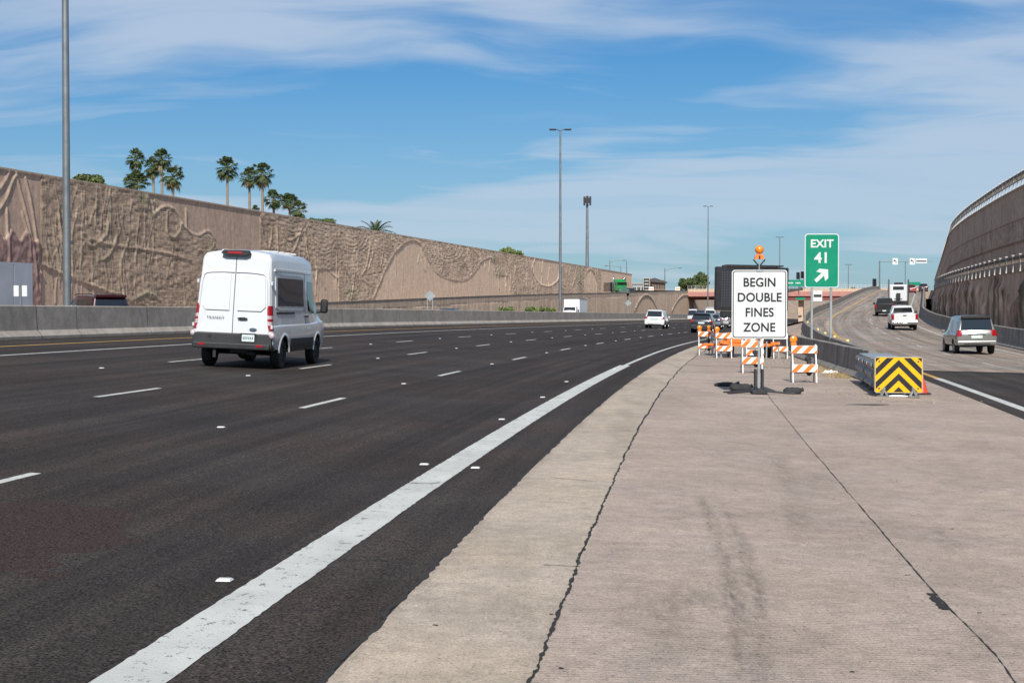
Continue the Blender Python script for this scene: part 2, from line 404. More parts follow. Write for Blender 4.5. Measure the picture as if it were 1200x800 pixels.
wallmat('dark_barrier', (0.22, 0.203, 0.182), 0.32, None, 0.01, 9.0, (0.8, 0.12))
wallmat('tan_concrete', (0.52, 0.385, 0.28), 0.14, None, 0.02, 5.0)
wallmat('wall_back', (0.36, 0.29, 0.22), 0.2)
wallmat('pink_girder', (0.42, 0.20, 0.17), 0.1, None, 0.01)
wallmat('maroon_girder', (0.20, 0.065, 0.06), 0.1, None, 0.01)
simple('dirt', (0.38, 0.275, 0.205), 0.95, var=0.35, scale=1.4, bump=0.05)
simple('desert_ground', (0.28, 0.21, 0.15), 0.95, var=0.25, scale=0.4, bump=0.05)
simple('crack_black', (0.018, 0.016, 0.015), 0.9, var=0.3, scale=20)

# ------------------------------------------------------------------ ground sheets
def sheet(name, X, Y, Z, mat, uv=None, attrs=None, label=None, cat=None, kind='structure'):
    o = npgrid(name, X, Y, Z, mat, uv, attrs, flip=False); tag(o, label, cat, kind=kind)
    return o
me = MB(); me.grid([[(-3500, -400, -3.4), (-3500, 4500, -3.4)], [(3500, -400, -3.4), (3500, 4500, -3.4)]]); tag(me.build('ground', 'desert_ground'), kind='structure')
Yr = np.concatenate([np.arange(-30, 60, 1.5), np.arange(60, 130, 4), np.arange(130, 720, 12)])
dr = np.array([-.9, 0, 3.7, 7.4, 11.1, 14.8, 17, 20.4])
D, YY = np.meshgrid(dr, Yr); x, y, z = fw(D, YY)
sheet('freeway', x, y, z, 'asphalt', uv=(D, YY))
t_ = np.linspace(0, 1, 6); T, YY = np.meshgrid(t_, Yr)
mx, my, mz = fw(20.4, YY); ox = np.where(YY < 95, muX(YY) + .3, loX(YY) + .1)
x = mx + (ox - mx) * T; y = my * (1 - T) + YY * T
sheet('opposing_freeway', x, y, oppz(YY) + .0 * T, 'dark_asphalt', uv=(x, y))
# left climbing ramp between the low wall and the mural wall
Yl = np.arange(90, 424, 6.); T, YY = np.meshgrid(np.linspace(0, 1, 3), Yl)
x = loX(YY) - .25 + (muX(YY) - loX(YY) + .1) * T
sheet('left_ramp', x, YY, upz(YY) + .02, 'ramp_asphalt', uv=(x, YY))
# right ramp
Yq = np.concatenate([np.arange(-30, 180, 2.), np.arange(180, 374, 6.)])
def ramp_strip(name, o0, o1, Ya, mat, dz=0.0, n=3, kind='structure'):
    O, YY = np.meshgrid(np.linspace(o0, o1, n), Ya); x, y, z = rp(O, YY)
    return sheet(name, x, y, z + dz, mat, uv=(O, YY))
ramp_strip('ramp_shoulder', 5.6, 8.1, np.arange(225, 372, 6.), 'dirt', dz=.1)
ramp_strip('ramp_near_pavement', -4.3, 5.0, np.arange(-30, 47.1, 1.5), 'dark_asphalt', n=6)
ramp_strip('ramp_pavement', -5.6, 5.0, np.concatenate([[47.], Yq[Yq > 47.5]]), 'ramp_asphalt', n=6)
# gore concrete with tyre marks as stains
def gore_grid(name, u0, u1, Y, mat, nu, marks):
    U, YY = np.meshgrid(np.linspace(0, 1, nu), Y)
    xa = edgeX(YY) + .9 + u0; xb = edgeX(YY) + .9 + u1 if u1 is not None else rampX(YY) - 4.3
    X = xa + (xb - xa) * U; d = X - edgeX(YY)
    S = np.zeros_like(X)
    if marks:
        n1 = fbm(X * 16, YY * 4, 4, 3); n2 = fbm(X * 1.2, YY * .5, 4, 9)
        for (xk, yk, wd, amt, y0, y1) in TRACKS:
            cx = np.interp(YY, yk, xk); m = np.exp(-((X - cx) / wd) ** 2) * np.clip((YY - y0) / 1.2, 0, 1) * np.clip((y1 - YY) / 2.0, 0, 1)
            S += .5 * amt * m
        for (cx, cy, rx, ry, amt) in BLOTS:
            q = ((X - cx) / rx) ** 2 + ((YY - cy) / ry) ** 2
            S += .55 * amt * np.exp(-q) * np.clip((n1 - .25) * 2.2, 0, 1)
        S += .10 * np.clip((n2 - .5) * 4, 0, 1)
    else:
        n2 = fbm(X * 3, YY * .4, 4, 5); S += .16 * np.clip((n2 - .45) * 4, 0, 1) - .05
        S += .12 * np.clip((.12 - (X - xa)) / .1, 0, 1)
    return sheet(name, X, YY, gorez(X, YY), mat, uv=(d, YY), attrs={'stain': np.clip(S, -.1, .8)})
def gp(x, y, z=0.0):                                 # photo pixel on the ground at height z
    Y = 1667 * (1.75 - z) / (y - 365); return ((x - 600) / 1667 * Y, Y)
def trk(pts, wd, amt):
    q = sorted([gp(*p_, -.05) for p_ in pts], key=lambda a: a[1])
    return ([a[0] for a in q], [a[1] for a in q], wd, amt, q[0][1] - .6, q[-1][1] + 1.)
TRACKS = [trk([(872, 790), (862, 700), (850, 650), (822, 580)], .055, .55), trk([(897, 790), (892, 700), (880, 650), (848, 590)], .05, .5),
          trk([(885, 690), (870, 655), (855, 620)], .03, .4), trk([(770, 790), (800, 700), (830, 640)], .10, .16),
          trk([(955, 640), (925, 560), (908, 532)], .11, .22), trk([(940, 640), (915, 575)], .06, .15),
          trk([(1100, 520), (1040, 505), (990, 497)], .12, .14), trk([(990, 570), (900, 565), (800, 560)], .12, .16),
          trk([(1125, 640), (1090, 600), (1035, 590)], .08, .2), trk([(1180, 780), (1140, 700)], .15, .14)]
BLOTS = [(*gp(905, 535), .10, .35, .3), (*gp(868, 685), .30, .22, .42), (*gp(895, 698), .6, .12, .22), (*gp(815, 700), .5, .7, .28), (*gp(790, 620), .4, 1.2, .14), (*gp(1010, 640), .7, 1.6, .10)]
Yg = np.concatenate([np.arange(-12, 4, .5), np.arange(4, 20, .045), np.arange(20, 48, .15), np.arange(48, 79.1, .5)])
Yg2 = np.concatenate([np.arange(-12, 4, .5), np.arange(4, 20, .06), np.arange(20, 47.3, .15)])
gore_grid('gore_pavement', 1.0, None, Yg2, 'gore_concrete', 170, True)
Ys_ = np.concatenate([Yg[Yg < 110], np.arange(80, 400, 4.)])
gore_grid('gutter_strip', 0.0, 1.0, Ys_, 'gutter_concrete', 24, False)
U, YY = np.meshgrid(np.linspace(0, 1, 20), np.arange(47.2, 400, 1.6))
def fbarX(Y): return np.where(Y < 79, np.interp(Y, [39, 60, 66, 79], [10.0, 12.15, 12.75, 14.6]), edgeX(Y) + 4.6)
xa = edgeX(YY) + 1.9; X = xa + (fbarX(YY) - .1 - xa) * U
sheet('gore_shoulder', X, YY, fwz(X, YY), 'gore_concrete', uv=(X - edgeX(YY), YY), attrs={'stain': .12 + 0 * X})
# raised gravel bank between the freeway barrier and the ramp
Yb = np.concatenate([np.arange(39.6, 110, .8), np.arange(110, 404, 4.)]); U, YY = np.meshgrid(np.linspace(0, 1, 14), Yb)
xa = fbarX(YY) + .1; xb = np.maximum(rampX(YY) - 5.9, xa + .02); X = xa + (xb - xa) * U
za = np.where(YY < 75, .12, fwz(xa, YY) + .02); za = np.interp(YY, [39, 46, 70, 82, 100], [.0, .25, .3, .15, 0]) * (YY < 100) + np.where(YY < 82, 0, fwz(xa, YY) * np.clip((YY - 82) / 18, 0, 1))
zb = np.where(YY < 100, np.maximum(rampZ0(YY) + .12, np.interp(YY, [39, 46], [0, .2])), rampZ0(YY) + .3)
Z = za + (zb - za) * U ** .9 + .10 * (fbm(X * .9, YY * .9, 4, 2) - .5) * np.minimum(1, 4 * U * (1 - U))
sheet('gravel_bank', X, YY, Z, 'dirt')

# painted lines and dashes ---------------------------------------------------
def strip_fw(mb, d0, d1, Y0, Y1, n, mi, dz=.004, jag=0.0):
    Ya = np.linspace(Y0, Y1, n)
    j0 = [random.uniform(-jag, jag) for _ in Ya]; j1 = [random.uniform(-jag, jag) for _ in Ya]
    rows = []
    for k, q in enumerate(Ya):
        a = fw(d0 + j0[k], q); b = fw(d1 + j1[k], q)
        rows.append([(float(a[0]), float(a[1]), float(a[2]) + dz), (float(b[0]), float(b[1]), float(b[2]) + dz)])
    mb.grid(rows, mi)
def strip_rp(mb, o0, o1, Y0, Y1, n, mi, dz=.004):
    rows = []
    for q in np.linspace(Y0, Y1, n):
        a = rp(o0, q); b = rp(o1, q); rows.append([(float(a[0]), float(a[1]), float(a[2]) + dz), (float(b[0]), float(b[1]), float(b[2]) + dz)])
    mb.grid(rows, mi)
mk = MB()
strip_fw(mk, -.17, .17, -20, 46.2, 900, 0, jag=.006); strip_fw(mk, -.07, .07, 46.2, 420, 120, 0)
strip_fw(mk, 14.72, 14.86, 0, 420, 150, 0); strip_fw(mk, 17.15, 17.29, 0, 420, 150, 1)
def gd(px, py, it=12):                                # pixel -> (d, Y) on the freeway surface
    z = 0
    for _ in range(it):
        X, Y = gp(px, py, z); z = float(fwz(X, Y))
    return (float(edgeX(Y)) - X) / math.sqrt(1 + float(edgeH(Y)) ** 2), Y
for k in range(-2, 34):
    y0 = 23.0 + 11.72 * k - .1 - (.42 if k < 0 else 0)
    for d in (3.72, 7.27, 10.72):
        strip_fw(mk, d - .06, d + .06, y0, y0 + 2.75, 12, 0 if y0 < 140 else 2, jag=.005)
tag(mk.build('road_markings', ['white_paint', 'yellow_paint', 'old_paint'], fix=False), kind='structure')
mk = MB()
strip_rp(mk, -3.80, -3.62, 41.0, 372, 150, 1); strip_rp(mk, -3.83, -3.6, -20, 41.0, 60, 0)
strip_rp(mk, 3.66, 3.8, -20, 372, 150, 0)
for k in range(-4, 27): strip_rp(mk, -.055, .055, 54.2 + 12.0 * k, 56.9 + 12.0 * k, 4, 0 if k < 8 else 2)
tag(mk.build('ramp_markings', ['white_paint', 'yellow_paint', 'old_paint'], fix=False), kind='structure')

# cracks and joints: jagged dark ribbons
def ribbon(mb, pts, w0, jag, step=.12, wj=.5):
    pts = [Vector((*q, 0)) for q in pts]; path = []
    for a, b in zip(pts, pts[1:]):
        n = max(1, int((b - a).length / step))
        path += [a.lerp(b, i / n) for i in range(n)]
    path.append(pts[-1]); rows = []; off = 0
    for i, q in enumerate(path):
        d = (path[min(i + 1, len(path) - 1)] - path[max(0, i - 1)]).normalized(); nrm = Vector((-d.y, d.x, 0))
        off = off * .75 + random.gauss(0, jag); w_ = w0 * random.uniform(1 - wj, 1 + wj * 1.3)
        a = q + nrm * (off - w_ / 2); b = q + nrm * (off + w_ / 2)
        rows.append([(a.x, a.y, float(gorez(a.x, a.y)) + .005), (b.x, b.y, float(gorez(b.x, b.y)) + .005)])
    mb.grid(rows)
ck = MB()
jt = [(float(edgeX(Y)) + .9 + 1.0 - .02, Y) for Y in np.arange(3.5, 79, 1.0)]
ribbon(ck, [q for q in jt if q[1] < 22], .017, .0045, .05, .8); ribbon(ck, [q for q in jt if 21.4 < q[1]], .028, .008, .3, .4)
j2 = [gp(*q, -.1) for q in [(1200, 812), (1168, 768), (1096, 695), (1040, 630), (983, 564), (945, 520), (904, 469), (888, 445), (872, 420)]]
ribbon(ck, j2, .0075, .0018, .08, .8); ribbon(ck, [gp(1092, 690, -.06), gp(1110, 709, -.06)], .05, .004, .05, .5)
for a, b in [((645, 560), (700, 564)), ((637, 662), (680, 663)), ((1010, 604), (1016, 604))]: ribbon(ck, [gp(*a, -.03), gp(*b, -.03)], .012, .004, .06, .6)
e_ = [(float(edgeX(Y)) + .9, Y) for Y in np.arange(3.5, 45, .8)]; ribbon(ck, e_, .022, .007, .07, .8)
for i in range(150):                                  # small popouts and stones pressed into the slab
    Y = random.uniform(5.5, 30); X = random.uniform(float(edgeX(Y)) + 1.2, float(rampX(Y)) - 4.6); r_ = random.uniform(.005, .016)
    ribbon(ck, [(X, Y), (X + r_ * 2, Y + random.uniform(-r_, r_))], r_, .002, r_)
for Yj in (30.5, 36.2, 42.0, 47.5):                   # transverse joints
    xa = float(edgeX(Yj)) + 1.95; ribbon(ck, [(xa, Yj), (float(rampX(Yj)) - 4.5, Yj - .9)], .02, .01, .3, .6)
tag(ck.build('pavement_cracks', 'crack_black', fix=False), kind='structure')
ck = MB()
def rib2(mb, pts, w0, jag):
    rows = []; off = 0
    for i in range(len(pts) - 1):
        a, b = Vector(pts[i]), Vector(pts[i + 1]); n = max(1, int((b - a).length / .06))
        for j in range(n):
            q = a.lerp(b, j / n); off = off * .8 + random.gauss(0, jag); w_ = w0 * random.uniform(.4, 1.5)
            z = float(fwz(q.x, q.y)) + .007
            rows.append([(q.x, q.y + off - w_ / 2, z), (q.x, q.y + off + w_ / 2, z)])
    mb.grid(rows)
rib2(ck, [gp(478, 566, .01), gp(505, 567, 0), gp(520, 565, 0)], .035, .012)
rib2(ck, [gp(397, 652, .03), gp(440, 654, .01), gp(512, 659, 0)], .012, .008)
tag(ck.build('asphalt_cracks', 'crack_black', fix=False), kind='structure')

# raised road reflectors
simple('marker_white', (0.6, 0.6, 0.56), 0.45, var=0.1)
rf0 = None
def reflector(X, Y, z, hd):
    global rf0
    if rf0 is None:
        m = MB(); m.add([(-.05, -.042, 0), (.05, -.042, 0), (.05, .042, 0), (-.05, .042, 0), (-.04, -.024, .014), (.04, -.024, .014), (.04, .024, .014), (-.04, .024, .014)],
                        [(0, 1, 5, 4), (1, 2, 6, 5), (2, 3, 7, 6), (3, 0, 4, 7), (4, 5, 6, 7), (3, 2, 1, 0)])
        o = m.build('road_reflector', 'marker_white'); rf0 = o
    else: o = rf0.copy(); COL.objects.link(o)
    o.location = (X, Y, z + .003); o.rotation_euler = (0, 0, -math.atan(hd))
    tag(o, 'small white raised reflector stuck to the dark asphalt between dashes', 'reflector', 'raised reflectors along the lane lines')
for px, py in [(262, 682), (497, 545), (557, 547), (588, 492), (636, 466), (664, 448), (720, 432)]:
    X, Y = gp(px, py, .01); reflector(X, Y, float(fwz(X, Y)), float(edgeH(Y)))
for k in range(0, 9):
    for d in (3.72, 7.27, 10.72):
        Y = 19.0 + 11.72 * k; X, Y2, z = fw(d, Y)
        if abs(X / Y2) < .37: reflector(float(X), float(Y2), float(z), float(edgeH(Y)))

# ------------------------------------------------------------------ swept concrete barriers
def sweep(name, path, prof, mat, label=None, cat=None, joints=None, parent=None, wear=None):
    """path: list of (x, y, z, lateral unit vector); prof: closed list of (lateral, height)"""
    n = len(prof); X = np.zeros((len(path), n + 1)); Y = X.copy(); Z = X.copy(); U = X.copy(); V = X.copy()
    s = 0; prev = None; per = [0]
    for i in range(n): a, b = prof[i], prof[(i + 1) % n]; per.append(per[-1] + math.hypot(a[0] - b[0], a[1] - b[1]))
    for i, (x, y, z, lx, ly) in enumerate(path):
        if prev: s += math.hypot(x - prev[0], y - prev[1])
        prev = (x, y)
        for j in range(n + 1):
            a, h = prof[j % n]; X[i, j] = x + lx * a; Y[i, j] = y + ly * a; Z[i, j] = z + h; U[i, j] = s; V[i, j] = h
    o = npgrid(name, X, Y, Z, mat, uv=(U, V), smooth=False, parent=parent)
    bm = bmesh.new(); bm.from_mesh(o.data); bm.verts.ensure_lookup_table()
    for base in (0, (len(path) - 1) * (n + 1)):
        vs = [bm.verts[base + j] for j in range(n)]
        try: bm.faces.new(vs)
        except ValueError: pass
    bmesh.ops.recalc_face_normals(bm, faces=bm.faces)
    bm.to_mesh(o.data); bm.free()
    if label: tag(o, label, cat)
    return o
FP = [(-.33, -.05), (-.33, .08), (-.16, .27), (-.12, 1.07), (-.09, 1.1), (.09, 1.1), (.12, 1.07), (.16, .27), (.33, .08), (.33, -.05)]
LP = [(a * .85, h * .77 if h > 0 else h) for a, h in FP]
def fwpath(d, Ya):
    out = []
    for q in Ya:
        x, y, z = fw(d, q); h = float(edgeH(q)); k = 1 / math.sqrt(1 + h * h); out.append((float(x), float(y), float(z), k, -h * k))
    return out
jY = [30.5, 36.2, 41.9, 44.6, 47.4, 53.2, 59, 65, 71, 78, 85, 92, 100]
Ya = sorted(set([round(v, 3) for v in np.arange(20, 130, 2.)] + [round(v, 3) for v in np.arange(130, 425, 6.)]))
mb_path = []
for q in sorted(Ya + [j + e for j in jY for e in (-.03, -.012, .012, .03)]):
    p_ = fwpath(19.75, [q])[0]; nj = min(abs(q - j) for j in jY)
    mb_path.append(p_)
mbar = sweep('median_barrier', mb_path, FP, 'barrier_concrete', 'long grey concrete median barrier dividing the two directions of the freeway', 'barrier')
# joint lines and the dark scraped stretch near the tall lamp post are pieces of the same wall
for j in jY:
    jm = MB()
    x, y, z, lx, ly = fwpath(19.75, [j])[0]; fx, fy = -ly, lx
    pr = [(a + (.004 if a > 0 else -.004), h + .004) for a, h in FP[5:]]
    rows = [[(x + lx * a + fx * e * .014, y + ly * a + fy * e * .014, z + h) for a, h in pr] for e in (-1, 1)]
    jm.grid(rows); jm.build('joint', 'crack_black', mbar, fix=False)
def rpath(off, Ya):
    out = []
    for q in Ya:
        x, y, z = rp(off, q); h = float(rampH(q)); k = 1 / math.sqrt(1 + h * h); out.append((float(x), float(y), float(z), k, -h * k))
    return out
YR = list(np.arange(39.2, 120, 1.5)) + list(np.arange(120, 372, 5.))
LP2 = [(a, h if h > 0 else -1.2) for a, h in LP]
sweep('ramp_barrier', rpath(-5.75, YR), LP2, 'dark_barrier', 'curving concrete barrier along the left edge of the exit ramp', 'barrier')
pth = []
for q in np.arange(39.0, 79.5, 1.0):
    x = float(fbarX(q)); h = float(fbarX(q + .5) - fbarX(q - .5)); k = 1 / math.sqrt(1 + h * h); pth.append((x - .12, q, float(gorez(x, q)) if q < 47 else float(fwz(x, q)), k, -h * k))
sweep('gore_barrier', pth, LP2, 'dark_barrier', 'stained grey concrete barrier running back from the striped crash cushion', 'barrier')
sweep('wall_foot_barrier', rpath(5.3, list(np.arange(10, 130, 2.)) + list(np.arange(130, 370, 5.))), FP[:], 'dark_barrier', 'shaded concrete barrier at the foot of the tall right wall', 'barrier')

# ------------------------------------------------------------------ the long relief wall on the left
Yc = [52.]
while Yc[-1] < 363: Yc.append(Yc[-1] + max(.075, .00078 * Yc[-1]))
Yc = np.array(Yc); TOP = 11.25
Ycg, T = np.meshgrid(Yc, np.linspace(0, 1, 104), indexing='ij')
Xc0 = muX(Ycg); zb = np.minimum(upz(Ycg), 8) - .1; Zc = zb + (TOP - zb) * T
PX = 600 + 1667 * Xc0 / Ycg; PY = 365 + 1667 * (1.75 - Zc) / Ycg
wq = (fbm(Ycg * .6, Zc * .9, 4, 21) - .5)
def ip(x, pts): a = sorted(pts); return np.interp(x, [q[0] for q in a], [q[1] for q in a])
pxw = PX + wq * 5; pyw = PY + wq * 9
rough = np.ones_like(PX)
rough[(PX < 48)] = 0
rough[(PX >= 48) & (PX < 175) & (pyw > 310 + (PX - 48) * .41)] = 0
yb = ip(PX, [(165, 235), (180, 250), (190, 243), (203, 244), (212, 262), (228, 276), (243, 276), (250, 282), (258, 300), (263, 420)])
rough[(PX > 173) & (PX < 305) & (pyw < yb)] = 0
rough[(PX > 343) & (PX < 396) & (PY > 316)] = 0
hb = ip(PX, [(430, 365), (438, 350), (450, 318), (462, 296), (475, 284), (484, 282), (492, 286), (502, 306), (512, 320), (530, 328), (545, 328), (555, 320), (562, 308), (572, 302), (576, 303), (581, 322), (595, 324), (599, 350)])
rough[(PX > 431) & (PX < 599) & (PY > hb)] = 0
bw = ip(PX, [(620, 303), (625, 322), (633, 333), (644, 335), (653, 328), (659, 308)])
rough[(PX > 620) & (PX < 659) & (PY < bw)] = 0
rough[(PX > 684) & (PX < 699) & (PY > 315 + (PX - 691) ** 2 * .25)] = 0
rough[PX > 704] = 0
purple = (PX < 44) & (pyw > 276 + 6 * np.sin(PX * .35)) & (PX > -60)
purple |= (PX >= 41) & (PX < 47) & (PY > 318)
# stone ledges: stretched noise terraces plus folds
n_big = fbm(Ycg * .35, Zc * .35, 4, 5)
led = fbm(Ycg * .55 + 3 * n_big, Zc * 3.4 + 2.5 * n_big, 3, 6); led = np.floor(led * 7) / 7 + .3 * led
cell = vnoise(Ycg * 1.9, np.floor(Zc * 3.6) * 1.7, 8)
fold = np.sin((Ycg + 3.5 * fbm(Ycg * .12, Zc * .16, 3, 12) * 4) * 1.5 + 5 * n_big)
row = np.floor(Zc * 4.6 + 1.6 * n_big + .3 * vnoise(Ycg * .8, Zc * .3, 77)); brick = vnoise(Ycg * 1.6 + row * 7.7, row * 1.7, 88)
brick2 = (vnoise(np.floor(Ycg * 1.7 + row * .37) * 3.3, row * 2.1, 99))
fr_ = (Zc * 4.6 + 1.6 * n_big) % 1
H = rough * (led * .07 + .07 * cell + .19 * brick2 + .07 * brick + .03 * fold + .09 * n_big + .05 * fbm(Ycg * 5, Zc * 7, 3, 31) - .10 * (fr_ < .2))
H *= .26
H += purple * (.06 + .12 * fbm(Ycg * 2.6, Zc * 2.6, 3, 14))
rib = (np.abs(((Ycg * 2.2) % 1) - .5) < .2) & (rough < .5) & (Ycg > 150)
H += rib * .010 * (rough < .5)
H += .03
light = np.zeros_like(H); dark = np.zeros_like(H)
def ridge(pts, wd=.14, ht=.13, col=.5):
    q = []
    for (a, b) in pts:                               # mural coordinates -> metres on the wall
        r_ = (a - 600) / 1667; Y = 56.6 / (.24 - r_); q.append((Y, 1.75 + (365 - b) * Y / 1667))
    q = np.array(q)
    # smooth the polyline
    t = np.linspace(0, len(q) - 1, (len(q) - 1) * 5 + 1); i = np.clip(t.astype(int), 0, len(q) - 2); fr = (t - i)[:, None]
    m = np.gradient(q, axis=0); a, b = q[i], q[i + 1]
    q = (2*fr**3-3*fr**2+1)*a + (fr**3-2*fr**2+fr)*m[i] + (-2*fr**3+3*fr**2)*b + (fr**3-fr**2)*m[i+1]
    c0 = max(0, np.searchsorted(Yc, q[:, 0].min() - 1)); c1 = min(len(Yc), np.searchsorted(Yc, q[:, 0].max() + 1))
    ht = ht * .6
    if c1 <= c0: return
    y_, z_ = Ycg[c0:c1], Zc[c0:c1]; D = np.full(y_.shape, 9.)
    for (a, b) in zip(q[:-1], q[1:]):
        v = b - a; L = max(1e-6, (v ** 2).sum()); tt = np.clip(((y_ - a[0]) * v[0] + (z_ - a[1]) * v[1]) / L, 0, 1)
        D = np.minimum(D, np.hypot(y_ - a[0] - v[0] * tt, z_ - a[1] - v[1] * tt))
    g_ = np.exp(-(D / wd) ** 2)
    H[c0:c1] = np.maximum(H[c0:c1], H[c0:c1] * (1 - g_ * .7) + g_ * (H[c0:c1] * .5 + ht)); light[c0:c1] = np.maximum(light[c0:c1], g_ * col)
for l, c in [([(-30, 275), (-12, 255), (0, 245), (8, 232), (14, 216), (19, 205)], 1.0), ([(19, 205), (27, 235), (34, 265), (39, 300), (42, 340)], .3), ([(30, 208), (37, 240), (43, 285), (47, 320)], .3),
             ([(-10, 230), (0, 222), (8, 210), (12, 200)], .1), ([(8, 245), (9, 280), (9, 306)], .4), ([(26, 250), (33, 275), (34, 300)], .3),
             ([(95, 279), (101, 285), (108, 288), (118, 281), (124, 273), (126, 262)], .6), ([(113, 305), (122, 303), (130, 293), (136, 276)], .6),
             ([(150, 354), (160, 348), (170, 343), (178, 345), (186, 352)], .7), ([(180, 251), (190, 243), (200, 243), (209, 252), (213, 262)], .7),
             ([(195, 248), (195, 272), (203, 278), (210, 270), (212, 262)], .6), ([(218, 268), (218, 246)], .7), ([(213, 262), (222, 272), (232, 276), (244, 271), (252, 280)], .4),
             ([(48, 310), (75, 322), (110, 336), (150, 351)], .0), ([(104, 280), (130, 287), (190, 296), (222, 305)], -.5), ([(144, 345), (140, 310), (150, 280)], .4),
             ([(305, 258), (309, 280), (315, 300)], .2), ([(330, 272), (338, 282), (350, 275)], .5), ([(335, 305), (345, 290), (352, 270)], .3)]: ridge(l, .12, .16, c)
rr = random.Random(5)
for i in range(130):
    x0 = rr.uniform(50, 250); y0 = rr.uniform(215, 320); L = rr.uniform(18, 70); sw = rr.uniform(-9, 9)
    if x0 > 180 and y0 < 285: continue
    ridge([(x0, y0), (x0 + sw * .3 + rr.uniform(-3, 3), y0 + L * .33), (x0 + sw * .8, y0 + L * .66), (x0 + sw, y0 + L)], rr.uniform(.06, .10), rr.uniform(.06, .12), rr.uniform(.3, .9))
for i in range(60):
    x0 = rr.uniform(308, 470); y0 = rr.uniform(262, 325) + (x0 - 308) * .12; L = rr.uniform(10, 45); sw = rr.uniform(-6, 14)
    if x0 > 430 and y0 > 290: continue
    ridge([(x0, y0), (x0 + sw * .2, y0 + L * .4), (x0 + sw, y0 + L)], .10, rr.uniform(.08, .18), rr.uniform(.1, .5))
for cx, cy, n_, r0 in [(345, 262, 2, 12), (412, 280, 3, 10), (525, 292, 3, 9), (380, 287, 2, 8)]:
    for k in range(n_):
        q = r0 + k * 4.5; ridge([(cx - q, cy), (cx - q * .7, cy + q * .55), (cx, cy + q * .8), (cx + q * .7, cy + q * .5), (cx + q, cy - 2)], .10, .09, .2)
ridge([(436, 350), (450, 318), (462, 296), (475, 284), (484, 282), (492, 286), (502, 306), (512, 320), (530, 328), (545, 328), (555, 320), (562, 308), (572, 302), (578, 303)], .15, .12, -.5)
ridge([(620, 303), (625, 322), (633, 333), (644, 335), (653, 328), (659, 308)], .2, .14, -.2); ridge([(684, 340), (686, 322), (691, 315), (697, 322), (699, 340)], .25, .18, .1)
for i in range(40):
    x0 = rr.uniform(582, 702); y0 = rr.uniform(300, 330); L = rr.uniform(8, 22); ridge([(x0, y0), (x0 + rr.uniform(-3, 3), y0 + L)], .2, .16, rr.uniform(-.3, .4))
for i in range(26):
    x0 = rr.uniform(490, 575); y0 = rr.uniform(284, 310); ridge([(x0, y0), (x0 + rr.uniform(-4, 8), y0 + rr.uniform(8, 20))], .15, .14, rr.uniform(-.1, .4))
# pigments; stronger light and haze on the far stretch painted in as paler tan
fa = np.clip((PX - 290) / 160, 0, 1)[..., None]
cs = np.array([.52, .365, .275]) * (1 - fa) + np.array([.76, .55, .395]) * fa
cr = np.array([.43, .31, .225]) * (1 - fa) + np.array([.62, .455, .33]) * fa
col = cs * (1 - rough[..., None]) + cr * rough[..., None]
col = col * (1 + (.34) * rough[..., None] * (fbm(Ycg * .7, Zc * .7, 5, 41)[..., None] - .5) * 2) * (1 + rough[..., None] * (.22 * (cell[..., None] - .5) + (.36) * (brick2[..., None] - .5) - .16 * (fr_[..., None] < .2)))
col = np.where(purple[..., None], np.array([.30, .19, .17]) * (1 + .6 * (fbm(Ycg * 2, Zc * 2, 3, 3)[..., None] - .5)), col)
for cx, cy, rx, ry in [(172, 232, 9, 10), (179, 242, 6, 7), (247, 300, 6, 9), (250, 288, 4, 5), (410, 343, 7, 9), (583, 320, 5, 6), (577, 303, 4, 5), (679, 328, 4, 14), (690, 345, 5, 4), (608, 345, 8, 3), (170, 345, 12, 5)]:
    m = np.exp(-(((PX - cx) / rx) ** 2 + ((PY - cy) / ry) ** 2)) * (fbm(Ycg * 2.2, Zc * 2.2, 3, 17) > .42); H += m * .12 * fbm(Ycg * 3, Zc * 3, 2, 4)
    col = col * (1 - .6 * m[..., None]) + np.array([.24, .27, .16]) * .6 * m[..., None]
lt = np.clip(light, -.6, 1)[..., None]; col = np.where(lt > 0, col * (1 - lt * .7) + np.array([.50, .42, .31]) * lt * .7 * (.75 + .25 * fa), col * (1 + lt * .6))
for jx in (48, 305, 165, 395):                        # panel joints
    jy = 56.6 / (.24 - (jx - 600) / 1667); col *= (1 - .35 * np.exp(-((Ycg - jy) / .06) ** 2))[..., None]
col = np.clip(col, .02, .8)
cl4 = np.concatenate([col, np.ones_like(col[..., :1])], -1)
H[:, -2:] = .12; H[:, 0] = 0
mw = thing('relief_wall', 'tall tan retaining wall with sculpted desert relief along the left side', 'wall', (0, 0, 0))
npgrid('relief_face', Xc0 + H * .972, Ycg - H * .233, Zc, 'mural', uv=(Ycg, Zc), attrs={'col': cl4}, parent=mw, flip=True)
b_ = MB()
P = [[(muX(q) + o_[0], q, o_[1]) for o_ in ((.10, TOP), (.10, TOP + .08), (-.5, TOP + .08), (-.5, 0), (.0, 0))] for q in np.linspace(52, 363, 60)]
b_.grid(P); b_.add(P[-1], [(0, 1, 2, 3, 4)]); b_.build('coping', 'tan_concrete', mw)

